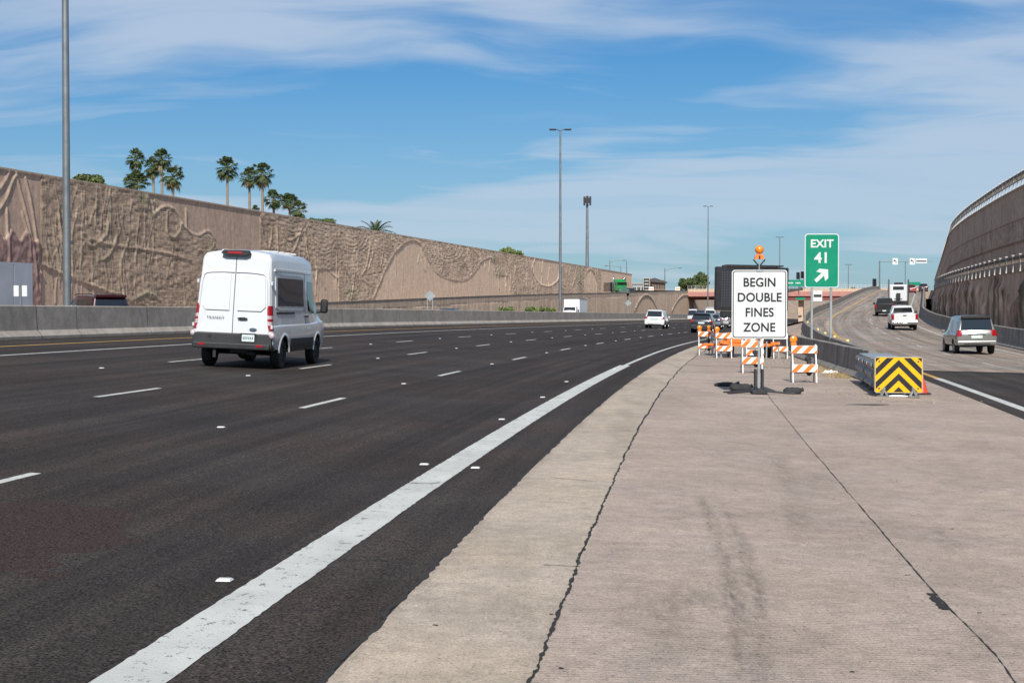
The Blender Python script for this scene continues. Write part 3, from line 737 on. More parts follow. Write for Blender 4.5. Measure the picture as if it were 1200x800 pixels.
# low wall that carries the climbing ramp
Yw = np.concatenate([np.arange(95, 250, .35), np.arange(250, 620, .6)]); YW, T = np.meshgrid(Yw, np.linspace(0, 1, 40), indexing='ij')
ztop = loTop(YW); zb = oppz(YW) - .2; ZW = zb + (ztop - zb) * T; XW = loX(YW)
PX = 600 + 1667 * XW / YW; PY = 365 + 1667 * (1.75 - ZW) / YW
H = .05 * (np.abs(((YW * 1.1) % 1) - .5) < .22) * (ztop - ZW > .85) + .06 * (ztop - ZW > .9) * vnoise(YW * .35, ZW * 0, 4)
H = np.where(ztop - ZW < .85, .05, H)
arch = np.zeros_like(H)
for cx, cy, wd in [(757, 346, 9.5), (803, 346, 11), (660, 352, 0.1)]:
    hh = cy + ((PX - cx) / wd) ** 2 * 9; arch = np.maximum(arch, (PY > hh) & (abs(PX - cx) < wd * 1.6) & (YW < 420)); H = np.where((abs(PY - hh) < 1.2) & (abs(PX - cx) < wd * 1.5), .22, H)
H = np.where(arch > 0, .02, H)
vs = fbm(YW * .9, ZW * .12, 4, 77)
c0 = np.array([.70, .51, .365]) * (1 + .5 * (vs[..., None] - .5)); c0 = np.where((arch > 0)[..., None], np.array([.70, .505, .35]), c0)
c0 = np.where((ztop - ZW < .85)[..., None], np.array([.55, .41, .30]) * (1 + .3 * (vs[..., None] - .5)), c0)
m = np.exp(-(((PX - 735) / 5) ** 2 + ((PY - 357) / 7) ** 2))[..., None] * (fbm(YW, ZW * 2, 3, 9) > .45)[..., None]; c0 = c0 * (1 - .5 * m) + np.array([.5, .5, .42]) * .5 * m
lw = thing('ramp_wall', 'lower tan retaining wall with arch relief rising towards the overpass', 'wall', (0, 0, 0))
npgrid('ribbed_face', XW + H * .97, YW - H * .23, ZW, 'mural', uv=(YW, ZW), attrs={'col': np.concatenate([c0, np.ones_like(c0[..., :1])], -1)}, parent=lw, flip=True)
b_ = MB(); P = []
for q in np.linspace(95, 619.8, 90):
    t_ = float(loTop(q)); P.append([(loX(q) + .12, q, t_), (loX(q) - .22, q, t_), (loX(q) - .25, q, float(oppz(q)) - .2)])
b_.grid(P); b_.add(P[0] + [(loX(95) + .12, 95, 0)], [(0, 1, 2, 3)]); b_.build('parapet_back', 'tan_concrete', lw)

# ------------------------------------------------------------------ two-tier wall on the right
Yw = np.concatenate([np.arange(22, 240, .2), np.arange(240, 372, .8)])
def wall_grid(off, z0, z1, nz):
    YW, T = np.meshgrid(Yw, np.linspace(0, 1, nz), indexing='ij'); x, y, _ = rp(off, YW)
    h = rampH(YW); k = 1 / np.sqrt(1 + h * h); zz0 = z0(YW); return YW, x, y, zz0 + (z1 - zz0) * T, -k, h * k
rw = thing('terraced_wall', 'tall brown two-tier retaining wall in shade right of the exit ramp', 'wall', (0, 0, 0))
LZ = 4.15
YW, x, y, z, nx_, ny_ = wall_grid(6.6, lambda Y: np.minimum(rampZ0(Y) - .4, 4.0), LZ, 46)
v1 = fbm(YW * .9, z * .25, 5, 51); v2 = fbm(YW * 3.2, z * .5, 4, 52); v3 = fbm(YW * .16, z * .1, 3, 53)
msk = np.clip((3.9 - z) * 1.5, 0, 1)
H = msk * (.28 * np.abs(v1 - .5) * 2 + .26 * np.abs(v2 - .5) * 2 + .12 * fbm(YW * 1.3, z * 2.2, 3, 55)) + .06 * (z > LZ - .25)
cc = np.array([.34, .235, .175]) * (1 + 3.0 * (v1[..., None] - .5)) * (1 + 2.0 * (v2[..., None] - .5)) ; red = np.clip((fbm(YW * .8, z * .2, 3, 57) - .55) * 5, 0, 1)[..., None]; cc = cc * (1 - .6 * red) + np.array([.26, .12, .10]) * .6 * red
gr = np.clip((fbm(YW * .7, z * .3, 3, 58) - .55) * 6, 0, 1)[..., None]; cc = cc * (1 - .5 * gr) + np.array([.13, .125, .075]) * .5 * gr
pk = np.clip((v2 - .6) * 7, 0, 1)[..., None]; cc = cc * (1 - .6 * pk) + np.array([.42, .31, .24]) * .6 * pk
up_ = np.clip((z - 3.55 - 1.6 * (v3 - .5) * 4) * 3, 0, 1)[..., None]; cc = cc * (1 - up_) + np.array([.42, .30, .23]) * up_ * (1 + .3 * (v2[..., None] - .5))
H *= (1 - .8 * up_[..., 0])
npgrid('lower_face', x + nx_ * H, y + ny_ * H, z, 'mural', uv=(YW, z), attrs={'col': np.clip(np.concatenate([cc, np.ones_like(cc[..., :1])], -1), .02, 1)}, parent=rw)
b_ = MB()
P = [[tuple(float(v) for v in (rp(6.5, q)[0], rp(6.5, q)[1], LZ)), (float(rp(8.2, q)[0]), float(rp(8.2, q)[1]), LZ)] for q in Yw[::4]]
b_.grid(P, flip=True); b_.build('ledge', 'wall_back', rw)
TZ = 9.8
YW, x, y, z, nx_, ny_ = wall_grid(8.0, lambda Y: 0 * Y + LZ - .1, TZ, 60)
band = (z > 6.35) & (z < 7.75); gv = np.abs(((YW * 1.15 + .35 * np.sin(z * 4)) % 1) - .5)
H = .02 + .10 * ((abs(z - 6.35) < .09) | (abs(z - 7.8) < .09)) + band * (.10 * (gv < .2) + .04 * vnoise(YW * 3, z * 4, 3)) + .04 * (np.abs(((YW * .18) % 1) - .5) < .012)
cc = np.array([.44, .32, .25]) * (1 + .3 * (fbm(YW * .4, z * .12, 4, 61)[..., None] - .5)); cc = np.where(band[..., None], cc * (.74 + .34 * (gv[..., None] < .2)), cc)
cc = np.where(((abs(z - 6.3) < .06) | (abs(z - 7.74) < .06))[..., None], cc * .55, cc); cc = np.where((np.abs(((YW * .18) % 1) - .5) < .02)[..., None], cc * .7, cc)
H[:, -1] = 0.1
npgrid('upper_face', x + nx_ * H, y + ny_ * H, z, 'mural', uv=(YW, z), attrs={'col': np.concatenate([cc, np.ones_like(cc[..., :1])], -1)}, parent=rw)
b_ = MB(); P = []
for q in Yw[::4]:
    a = rp(7.88, q); c = rp(8.5, q); P.append([(float(a[0]), float(a[1]), TZ), (float(a[0]), float(a[1]), TZ + .12), (float(c[0]), float(c[1]), TZ + .12), (float(c[0]), float(c[1]), 0)])
b_.grid(P); b_.add(P[-1] + [(P[-1][0][0], P[-1][0][1], 0)], [(0, 1, 2, 3, 4)]); b_.build('coping', 'wall_back', rw)
simple('rail_white', (0.50, 0.47, 0.43), 0.5, var=0.08); simple('rail_brown', (0.16, 0.125, 0.10), 0.6, var=0.1)
def railing(name, label, off, z0, h, Ys, hw, lean):
    rt = thing(name, label, 'railing', (0, 0, 0))
    for q in Ys:
        a = rp(off, q); h_ = float(rampH(q)); rz = -math.atan(h_); m = MB(); x0, y0 = float(a[0]), float(a[1]); rot = Matrix.Rotation(rz, 3, 'Z')
        m.box((x0, y0, z0 + h / 2), (.075, .075, h), rot, 0); m.box((x0, y0, z0 + h + .03), (.17, .12, .05), rot, 0)
        m.build('post', 'rail_white', rt, fix=False)
    for zz, th in ((h * .92, .07), (h * .5, .05)):
        m = MB(); m.grid([[(float(rp(off + dx, q)[0]), float(rp(off + dx, q)[1]), z0 + zz + dz) for dx, dz in ((-.03, -th / 2), (-.03, th / 2), (.03, th / 2), (.03, -th / 2), (-.03, -th / 2))] for q in np.linspace(Ys[0], Ys[-1], 90)])
        m.build('rail', 'rail_brown', rt, fix=False)
    m = MB()
    for q in np.arange(Ys[0], Ys[-1], .21):
        a = rp(off, q); m.box((float(a[0]), float(a[1]), z0 + h * .7), (.03, .03, h * .46), None)
    m.build('pickets', 'rail_brown', rt, fix=False)
railing('wall_top_railing', 'white post railing along the top of the tall right wall', 8.15, TZ + .12, 1.1, np.arange(62, 232, 1.75), .05, 0)
railing('ledge_railing', 'white capped railing on the middle ledge of the right wall', 6.7, LZ, 1.05, np.arange(62, 200, 2.5), .05, 0)

# terrain behind the walls
def terr(name, X0f, X1f, Ya, zf, n=6):
    U, YY = np.meshgrid(np.linspace(0, 1, n) ** 2, Ya); X = X0f(YY) + (X1f(YY) - X0f(YY)) * U
    return sheet(name, X, YY, zf(X, YY), 'desert_ground', uv=(X, YY))
terr('upper_ground', lambda Y: muX(Y) - .45, lambda Y: muX(Y) * 0 - 1500, np.concatenate([np.linspace(-60, 360, 20), np.linspace(364, 372, 3)]), lambda X, Y: np.where(Y < 361, 11.0, 7.3))
terr('crossing_ground', lambda Y: loX(Y) - .2, lambda Y: loX(Y) * 0 - 1500, np.linspace(372.5, 3000, 30), lambda X, Y: 7.3 + 0 * X)
terr('wall_top_ground', lambda Y: rp(8.45, Y)[0], lambda Y: Y * 0 + 1500, np.linspace(15, 371, 60), lambda X, Y: 9.8 + 0 * X)
terr('far_ground', lambda Y: np.where(Y < 404, rampX(np.minimum(Y, 404)) - 6.4, edgeX(Y) + 12), lambda Y: Y * 0 + 1500, np.linspace(371.5, 3000, 60), lambda X, Y: 7.28 + 0 * X)
U, YY = np.meshgrid(np.linspace(0, 1, 5), np.arange(404, 720, 8.)); X = edgeX(YY) + 1.5 + 12 * U
sheet('far_bank', X, YY, longz(YY) + (7.28 - longz(YY)) * np.clip(U * 1.1, 0, 1), 'dirt', uv=(X, YY))

# end slope closing the sunken freeway far beyond the bridge
U, V = np.meshgrid(np.linspace(0, 1, 8), np.linspace(0, 1, 40)); X = 40 + 230 * V; Y = 690 + 60 * U; sheet('far_slope', X, Y - .222 * (X - 100) * .6, -3.3 + 10.7 * U, 'desert_ground', uv=(X, Y))
# ------------------------------------------------------------------ vehicles
def glassmat(name, col=(0.012, 0.014, 0.016)):
    t = new_mat(name); t.b.inputs['Base Color'].default_value = (*col, 1); t.b.inputs['Roughness'].default_value = 0.04
    t.b.inputs['Specular IOR Level'].default_value = 0.8; t.b.inputs['Coat Weight'].default_value = 0.3
glassmat('tinted_glass'); glassmat('grey_glass', (.05, .053, .06))
def carpaint(name, col, metal=0.0, rough=0.28):
    t = new_mat(name); ob = t.new('ShaderNodeTexCoord').outputs['Object']
    n = t.noise(ob, 1.6, 5, 0.6); s = t.new('ShaderNodeSeparateXYZ'); t.l.new(ob, s.inputs[0])
    dirt = t.math('MULTIPLY', t.ramp(s.outputs[2], 0.9, 0.2, 0.0, 0.5), t.ramp(n, 0.3, 0.7, 0.3, 1.0))
    t.l.new(t.mix(dirt, col, tuple(.5 * q + .5 * e for q, e in zip(col, (.16, .13, .1)))), t.b.inputs['Base Color'])
    t.l.new(t.ramp(n, 0.3, 0.7, rough * .8, rough * 1.3), t.b.inputs['Roughness'])
    t.b.inputs['Metallic'].default_value = metal; t.b.inputs['Coat Weight'].default_value = 0.7; t.b.inputs['Coat Roughness'].default_value = 0.06
for nm, c, m_ in [('van_white', (.60, .61, .62), 0), ('car_white', (.62, .63, .63), 0), ('silver_paint', (.23, .225, .215), .35), ('black_paint', (.012, .012, .014), 0),
                  ('red_paint', (.30, .012, .018), 0), ('darkred_paint', (.035, .006, .009), 0), ('blue_grey_paint', (.10, .13, .17), .3), ('charcoal_paint', (.022, .026, .034), .2),
                  ('green_paint', (.01, .22, .05), 0), ('grey_silver', (.33, .35, .37), .4)]: carpaint(nm, c, m_)
simple('black_plastic', (.018, .018, .02), 0.55, var=.2); simple('rubber', (.014, .014, .014), 0.8, var=.3, scale=12)
simple('dark_void', (.006, .006, .006), 0.95, spec=.1); simple('chrome', (.62, .62, .63), 0.18, 1.0, var=.05); simple('alloy', (.42, .42, .43), 0.35, .8, var=.1)
simple('grey_plastic', (.026, .026, .029), 0.6, var=.15)
simple('lamp_red', (.30, .004, .008), 0.18, coat=1.0, var=.15, scale=20); simple('lamp_clear', (.50, .40, .40), 0.15, coat=1.0, var=.1); simple('lamp_amber', (.75, .22, .02), 0.2, coat=1.0)
simple('plate', (.55, .62, .60), 0.4, var=.15, scale=14); simple('headlamp', (.55, .57, .6), 0.1, .5, coat=1.0)
simple('trailer_grey', (.27, .29, .33), 0.5, .0, var=.12, scale=.8); simple('box_white', (.76, .77, .77), 0.45, var=.06, scale=1)

class Car:
    """lofted body: stations (y, zb, zs, zt, ws, wt); rear face leans by off(z)"""
    def __init__(s, st, off=None, foff=None, rt=.12, cr=.02, sub=3):
        s.off = off or (lambda z: 0); s.foff = foff or (lambda z: 0); s.rt = rt; s.cr = cr; s.L = st[-1][0]; s.st = st
        dense = []
        for a, b in zip(st, st[1:]):
            for k in range(sub): dense.append(tuple(a[i] + (b[i] - a[i]) * k / sub for i in range(6)))
        dense.append(st[-1]); s.dense = dense
    def params(s, y): return [float(np.interp(y, [q[0] for q in s.st], [q[i] for q in s.st])) for i in range(1, 6)]
    def half(s, y):
        zb, zs, zt, ws, wt = s.params(y); rt = min(s.rt, max(.01, (zt - zs) * .8)); h = zs - zb
        return [(0, zb), (ws - .14, zb), (ws - .04, zb + .04), (ws - .005, zb + .22 * h), (ws, zb + .45 * h), (ws, zb + .75 * h), (ws - .02, zs - .02), (ws - .045, zs + .01),
                ((ws - .05) * .5 + wt * .5, zs * .5 + (zt - rt) * .5), (wt, zt - rt), (wt - .1 * rt, zt - .5 * rt), (wt - .38 * rt, zt - .15 * rt), (wt - rt, zt), (wt * .5, zt + s.cr), (0, zt + s.cr * 1.35)]
    def warp(s, y, z): return y + s.off(z) * max(0, 1 - y / 1.1) + s.foff(z) * max(0, 1 - (s.L - y) / 1.0)
    def ring(s, y, sc=1.0, y2=None):
        h = s.half(y); zc = (h[0][1] + h[-1][1]) / 2; yy = y if y2 is None else y2
        pts = [(x, z) for x, z in h] + [(-x, z) for x, z in h[-2:0:-1]]
        return [(x * (1 - (1 - sc) * 1.0), s.warp(yy, zc + (z - zc) * (1 - (1 - sc) * .8)), zc + (z - zc) * (1 - (1 - sc) * .8)) for x, z in pts]
    def body(s, name, mat, parent, arches=(), rr=.04, smooth=32):
        m = MB(); y0 = s.dense[0][0]; L = s.L
        rings = [s.ring(y0, .93, 0), s.ring(y0, .975, rr * .25)]
        for q in s.dense[1:-1] if s.dense[1][0] > rr else s.dense[2:-1]: rings.append(s.ring(q[0]))
        rings.insert(2, s.ring(rr, 1.0)); rings += [s.ring(L - .05), s.ring(L, .95)]
        n = len(rings[0]); m.v = [p for r_ in rings for p in r_]
        for i in range(len(rings) - 1):
            for k in range(n): m.f.append((i * n + k, i * n + (k + 1) % n, (i + 1) * n + (k + 1) % n, (i + 1) * n + k))
        b = len(rings) - 1
        half_ = n // 2
        for base in (0, b * n):
            for k in range(half_ - 0):
                a, c, d, e = k, k + 1, (n - k - 1) % n, (n - k) % n
                if k == 0: f = (base + 0, base + 1, base + n - 1)
                elif k == half_ - 1: f = (base + k, base + k + 1, base + (n - k) % n)
                else: f = (base + k, base + k + 1, base + n - k - 1, base + n - k)
                m.f.append(f)
        m.m = [0] * len(m.f)
        o = m.build(name, [mat, 'dark_void'])
        if arches:
            cut = []
            for (ay, az, ar) in arches:
                for sd in (-1, 1):
                    c = MB(); xc = sd * (s.params(ay)[3] - .02); c.tube([(xc - .27, ay, az), (xc + .3, ay, az)], ar, 26)
                    co = c.build('cutter', 'dark_void'); cut.append(co)
                    md = o.modifiers.new('b', 'BOOLEAN'); md.operation = 'DIFFERENCE'; md.object = co; md.solver = 'EXACT'; md.material_mode = 'TRANSFER'
            dg = bpy.context.evaluated_depsgraph_get(); nm = bpy.data.meshes.new_from_object(o.evaluated_get(dg)); o.modifiers.clear()
            if len(nm.polygons) > 20: o.data = nm
            for co in cut: bpy.data.objects.remove(co)
        o.parent = parent
        o.data.polygons.foreach_set('use_smooth', [True] * len(o.data.polygons)); o.data.set_sharp_from_angle(angle=R(smooth)); o.name = name; o.data.name = name
        return o
    def sx(s, y, z):
        h = s.half(y)[1:13]
        for a, b in zip(h, h[1:]):
            if a[1] <= z <= b[1] + 1e-6: return a[0] + (b[0] - a[0]) * (z - a[1]) / max(1e-6, b[1] - a[1])
        return h[-1][0]
    def side(s, name, nodes, mat, parent, t=.006, n=14, nz=6, sides=(-1, 1)):
        """nodes: [(y, zlo, zhi)] along the body side"""
        ys = np.linspace(nodes[0][0], nodes[-1][0], n)
        for sd in sides:
            m = MB(); P = []
            for y in ys:
                lo = np.interp(y, [q[0] for q in nodes], [q[1] for q in nodes]); hi = np.interp(y, [q[0] for q in nodes], [q[2] for q in nodes]); row = []
                zz = np.linspace(lo, hi, nz)
                pts = [(s.sx(y, zz[0]) - .012, zz[0])] + [(s.sx(y, z) + t, z) for z in zz] + [(s.sx(y, zz[-1]) - .012, zz[-1])]
                P.append([(sd * x, s.warp(y, z), z) for x, z in pts])
            e0 = [(sd * (abs(p[0]) - t - .012), p[1], p[2]) for p in P[0]]; e1 = [(sd * (abs(p[0]) - t - .012), p[1], p[2]) for p in P[-1]]
            m.grid([e0] + P + [e1], flip=(sd < 0)); o = m.build(name, mat, parent, fix=False, smooth=35)
        return o
    def end(s, name, poly, mat, parent, t=.008, front=False, y=0.0, inset=.0):
        """flat patch on the rear (or front / at station y); poly in (x, z)"""
        sg = 1 if front else -1; yb = s.L if front else y
        def f(x, yy, z):
            w_ = (s.foff(z) if front else s.off(z) * max(0, 1 - y / 1.1)); return (x, yb + w_ + yy - sg * .03 * abs(x) ** 3 * 0, z)
        m = MB(); n = len(poly)
        m.prism(poly, sg * t, -sg * .03, f=f); return m.build(name, mat, parent, smooth=None)
    def top(s, name, y0, y1, w0, w1, mat, parent, t=.006, n=6, side_=False):
        m = MB(); P = []
        for y in np.linspace(y0, y1, n):
            w_ = w0 + (w1 - w0) * (y - y0) / (y1 - y0); zb, zs, zt, ws, wt = s.params(y); row = []
            for x in np.linspace(-w_, w_, 9):
                row.append((x, s.warp(y, zt), zt + s.cr * 1.35 * (1 - min(1, abs(x) / wt) ** 2) + t + .004))
            P.append(row)
        m.grid(P); return m.build(name, mat, parent, smooth=40, fix=False)
def rrect(x0, x1, z0, z1, r_=.04, n=4):
    out = []
    for cx, cz, a0 in ((x1 - r_, z1 - r_, 0), (x0 + r_, z1 - r_, 90), (x0 + r_, z0 + r_, 180), (x1 - r_, z0 + r_, 270)):
        for k in range(n + 1): a = R(a0 + 90 * k / n); out.append((cx + r_ * math.cos(a), cz + r_ * math.sin(a)))
    return out
def wheel(parent, x, y, r_, wd, rim='alloy', spokes=6, dual=False):
    m = MB(); c = (x, y, r_); hw = wd / 2
    m.lathe([(r_ * .60, -hw * .8), (r_ * .72, -hw), (r_ * .93, -hw * .98), (r_ * .99, -hw * .75), (r_, -hw * .3), (r_, hw * .3), (r_ * .99, hw * .75), (r_ * .93, hw * .98), (r_ * .72, hw), (r_ * .60, hw * .8)], c, 'x', 30, close=True)
    wh = m.build('wheel', 'rubber', parent, smooth=40)
    sg = 1 if x > 0 else -1; rr_ = r_ * .62
    m = MB(); m.lathe([(rr_, sg * hw * .95), (rr_ * .93, sg * hw * .95), (rr_ * .9, sg * hw * .35), (.001, sg * hw * .35)], c, 'x', 24)
    for k in range(spokes):
        a = 6.28318 * k / spokes; rot = Matrix.Rotation(a, 3, 'X')
        m.box(Vector(c) + Vector((sg * hw * .62, 0, 0)) + rot @ Vector((0, 0, rr_ * .5)), (hw * .35, rr_ * .26, rr_ * .95), rot)
    m.lathe([(rr_ * .28, sg * hw * .7), (rr_ * .2, sg * hw * .9), (.001, sg * hw * .92)], c, 'x', 12)
    m.build('rim', rim, wh, fix=False, smooth=30)
    return wh
def wheels(parent, hw, ya, yb, r_, wd, **k):
    for y in (ya, yb):
        for sd in (-1, 1): wheel(parent, sd * (hw - wd / 2), y, r_, wd, **k)
def under(parent, hw, L, z0, z1, mat='dark_void'):
    m = MB(); m.box((0, L / 2, (z0 + z1) / 2), (hw * 2 - .5, L - .5, z1 - z0)); m.build('underbody', mat, parent)
def place(px, Y, X=None, dz=0.0):
    X = (px - 600) / 1667 * Y if X is None else X
    return (X, Y, float(fwz(X, Y)) + dz)
def hd(Y, ramp=False): return -math.atan(float(rampH(Y)) if ramp else float(edgeH(Y)))

# --- white high roof van, nearest vehicle
def make_van():
    X, Y = -6.82, 34.5; h = float(edgeH(36)) 
    t = thing('delivery_van', 'large white high-roof cargo van seen from behind in the middle lane', 'van', (X, Y, float(fwz(X, Y)) + .0), -math.atan(.12), roll=R(2.4)); t.scale = (1, 1, 1.035)
    st = [(0, .50, 1.02, 2.69, 1.0, .86), (.15, .46, 1.02, 2.73, 1.015, .87), (.6, .42, 1.04, 2.76, 1.03, .885), (3.3, .40, 1.06, 2.76, 1.03, .885), (3.9, .38, 1.08, 2.68, 1.02, .86), (4.25, .38, 1.10, 2.42, 1.01, .80), (4.75, .38, 1.12, 1.72, .99, .76), (5.0, .40, 1.12, 1.30, .97, .72), (5.35, .42, 1.05, 1.14, .90, .66), (5.53, .48, .90, .98, .80, .62)]
    off = lambda z: .17 * max(0, (z - 1.0) / 1.7) ** 1.2 + .05 * max(0, (.9 - z))
    c = Car(st, off, rt=.20, cr=.035)
    b = c.body('body', 'van_white', t, [(.98, .36, .44), (4.28, .36, .44)], rr=.06, smooth=28)
    wheels(t, .99, .98, 4.28, .355, .235, rim='grey_plastic', spokes=8)
    # rear doors with a shallow raised panel, seam between them
    for sd in (-1, 1):
        d_ = c.end('rear_door', [(sd * .006, .825), (sd * .90, .825), (sd * .92, 1.1), (sd * .875, 2.0), (sd * .80, 2.52), (sd * .74, 2.60), (sd * .006, 2.62)], 'van_white', t, t=.022)
        md = d_.modifiers.new('b', 'BEVEL'); md.width = .014; md.segments = 2
        pn = c.end('door_panel', [(sd * .10, 1.36), (sd * .70, 1.36), (sd * .80, 1.46), (sd * .76, 2.14), (sd * .70, 2.19), (sd * .10, 2.21)], 'van_white', d_, t=.034)
        md = pn.modifiers.new('b', 'BEVEL'); md.width = .012; md.segments = 2
        arc = MB(); arc.tube([(sd * x, c.off(z) - .030, z) for x, z in ((.02, 2.26), (.3, 2.262), (.6, 2.245), (.72, 2.225), (.78, 2.18), (.81, 2.05), (.835, 1.7), (.85, 1.45))], .013, 6)
        arc.build('pressed_ridge', 'van_white', d_, smooth=60)
        hg = MB()
        for z in (1.0, 2.02): hg.box((sd * (.98 if z < 1.5 else .925), c.off(z) + .012, z), (.05, .10, .09), ch=.012)
        hg.build('hinge', 'van_white', d_)
    sm = MB(); sm.grid([[(x, c.off(z) - .016, z) for z in np.linspace(.8, 2.62, 8)] for x in (-.007, .007)]); sm.build('door_gap', 'grey_plastic', t, fix=False)
    # high brake lamp at the roof edge
    hl = MB(); hl.prism([(-.36, 2.70), (-.26, 2.655), (.26, 2.655), (.36, 2.70), (.28, 2.775), (-.28, 2.775)], .0, .3); hb = hl.build('lamp_housing', 'black_plastic', t)
    m = MB(); m.box((0, -.004, 2.715), (.36, .02, .055)); m.build('high_brake_lamp', 'lamp_red', hb)
    # tail lamps: red, clear, red
    for sd in (-1, 1):
        m = MB(); f = lambda z: (sd * (c.sx(.1, z) - .005))
        for z0, z1, mi in ((.92, 1.04, 0), (1.04, 1.13, 1), (1.135, 1.19, 0), (1.19, 1.27, 1), (1.27, 1.50, 0)):
            P = []
            for z in (z0, z1):
                xo = f(z); P.append([(xo - sd * .085, c.off(z) - .028, z), (xo - sd * .04, c.off(z) - .026, z), (xo + sd * .004, c.off(z) + .02, z), (xo + sd * .016, c.off(z) + .12, z), (xo + sd * .0, c.off(z) + .16, z)])
            m.grid(P, mi)
        m.build('tail_lamp', ['lamp_red', 'lamp_clear'], t)
    # dark lower tailgate band, bumper, reflectors, plate
    m = MB(); m.prism(rrect(-.99, .99, .47, .82, .05), -.045, .25); bp = m.build('bumper', 'grey_plastic', t); md = bp.modifiers.new('b', 'BEVEL'); md.width = .02; md.segments = 2
    m = MB(); m.prism(rrect(-.97, .97, .46, .60, .05), -.13, .2); st_ = m.build('bumper_step', 'black_plastic', bp); md = st_.modifiers.new('b', 'BEVEL'); md.width = .025; md.segments = 2
    for sd in (-1, 1):
        m = MB(); m.ball((sd * .985, -.0, .80), .075, 8, sc=(1, .8, 1)); m.build('marker_lamp', 'lamp_clear', t, smooth=60)
        m = MB(); m.box((sd * .72, -.136, .555), (.16, .012, .05)); m.build('reflector', 'lamp_red', bp)
        m = MB(); m.lathe([(.001, -.06), (.04, -.058), (.045, -.05)], (sd * .55, 0, .76), 'y', 12); m.build('sensor', 'black_plastic', bp)
    m = MB(); m.prism(rrect(.20, .62, .62, .84, .02), -.055, -.04); m.build('plate_recess', 'black_plastic', bp)
    m = MB(); m.prism(rrect(.26, .57, .65, .81, .012), -.062, -.05); pl = m.build('licence_plate', 'plate', bp)
    for k in range(6): 
        q = MB(); q.box((.30 + .045 * k, -.064, .728), (.022, .003, .055)); 
        if k == 0: al = q
        else: al.add(q.v, q.f)
    al.build('plate_marks', 'blue_grey_paint', pl)
    m = MB(); m.prism(rrect(.13, .37, 1.165, 1.20, .015), -.05, -.02); m.prism(rrect(.17, .33, 1.15, 1.21, .02), -.04, -.02); m.build('door_handle', 'black_plastic', t)
    m = MB(); m.lathe([(.001, -.052), (.09, -.05), (.1, -.03)], (0, 0, 0), 'y', 24); m.v = [(v[0] * .95 + .52, v[1], v[2] * .38 + .935) for v in m.v]; m.build('oval_badge', 'blue_grey_paint', t)
    text_mesh('lettering', 'TRANSIT', .075, 'grey_plastic', t, (-.43, c.off(1.19) - .044, 1.185), xs=1.35, spacing=1.15)
    # side: recessed blank window panel, slider rail, lower cladding, cab door glass, seams, mirror
    c.side('side_panel', [(.34, 1.46, 2.18), (.42, 1.40, 2.24), (2.94, 1.40, 2.24), (3.0, 1.46, 2.18)], 'van_white', t, t=.012, n=10)
    c.side('side_glass', [(.48, 1.50, 2.17), (2.88, 1.50, 2.17)], 'grey_glass', t, t=.018, n=8)
    c.side('slider_rail', [(.40, 1.31, 1.36), (2.0, 1.31, 1.36)], 'black_plastic', t, t=.014, n=8, nz=3)
    c.side('lower_cladding', [(1.50, .44, .72), (3.75, .44, .72)], 'black_plastic', t, t=.02, n=8)
    c.side('door_gap', [(3.06, .8, 2.35), (3.072, .8, 2.35)], 'crack_black', t, t=.003, n=2, nz=10)
    c.side('cab_glass', [(3.30, 1.42, 2.10), (3.42, 1.38, 2.14), (3.85, 1.34, 2.12), (4.15, 1.32, 1.92), (4.45, 1.30, 1.60), (4.58, 1.29, 1.42)], 'tinted_glass', t, t=.008, n=16)
    c.side('roof_gutter', [(.25, 2.32, 2.37), (3.9, 2.32, 2.36)], 'van_white', t, t=.03, n=10, nz=3)
    for y in (3.22, 3.02): c.side('door_grip', [(y - .09, 1.23, 1.27), (y + .09, 1.23, 1.27)], 'black_plastic', t, t=.03, n=3, nz=3)
    for y0 in (.98, 4.28):
        for sd in (-1, 1):
            m = MB(); P = []
            for k in range(15):
                a = R(4 + 172 * k / 14); row = []
                for rr_, o_ in ((.435, -.01), (.44, .018), (.49, .018), (.515, .0)):
                    yy = y0 + rr_ * math.cos(a); zz = .36 + rr_ * math.sin(a); row.append((sd * (c.sx(min(max(yy, .05), 5.4), max(zz, .62)) + o_ - .004), yy, zz))
                P.append(row)
            m.grid(P, flip=sd < 0); m.build('wheel_arch', 'van_white' if 1 else 0, t, smooth=50)
    for sd in (-1, 1):
        m = MB(); m.box((sd * 1.20, 4.12, 1.52), (.20, .12, .36), ch=.045); m.tube([(sd * .98, 4.15, 1.36), (sd * 1.14, 4.14, 1.38)], .035, 8); m.build('side_mirror', 'black_plastic', t, smooth=40)
    c.top('windscreen', 4.28, 4.95, .74, .70, 'tinted_glass', t)
    m = MB()
    for y in (1.2, 1.75, 2.3, 2.85): m.box((0, y, 2.80), (1.45, .09, .035), ch=.015)
    m.build('roof_ribs', 'van_white', t)
    under(t, .95, 5.2, .36, .55)
    m = MB(); m.tube([(-.75, .98, .36), (.75, .98, .36)], .06, 8); m.ball((0, .98, .36), .17, 8); m.box((-.42, -.02, .36), (.07, .06, .22)); m.tube([(.35, .1, .38), (.55, .1, .36)], .05, 8); m.box((.2, .35, .42), (.6, .4, .1)); m.build('rear_axle', 'black_plastic', t)
    return t
make_van()

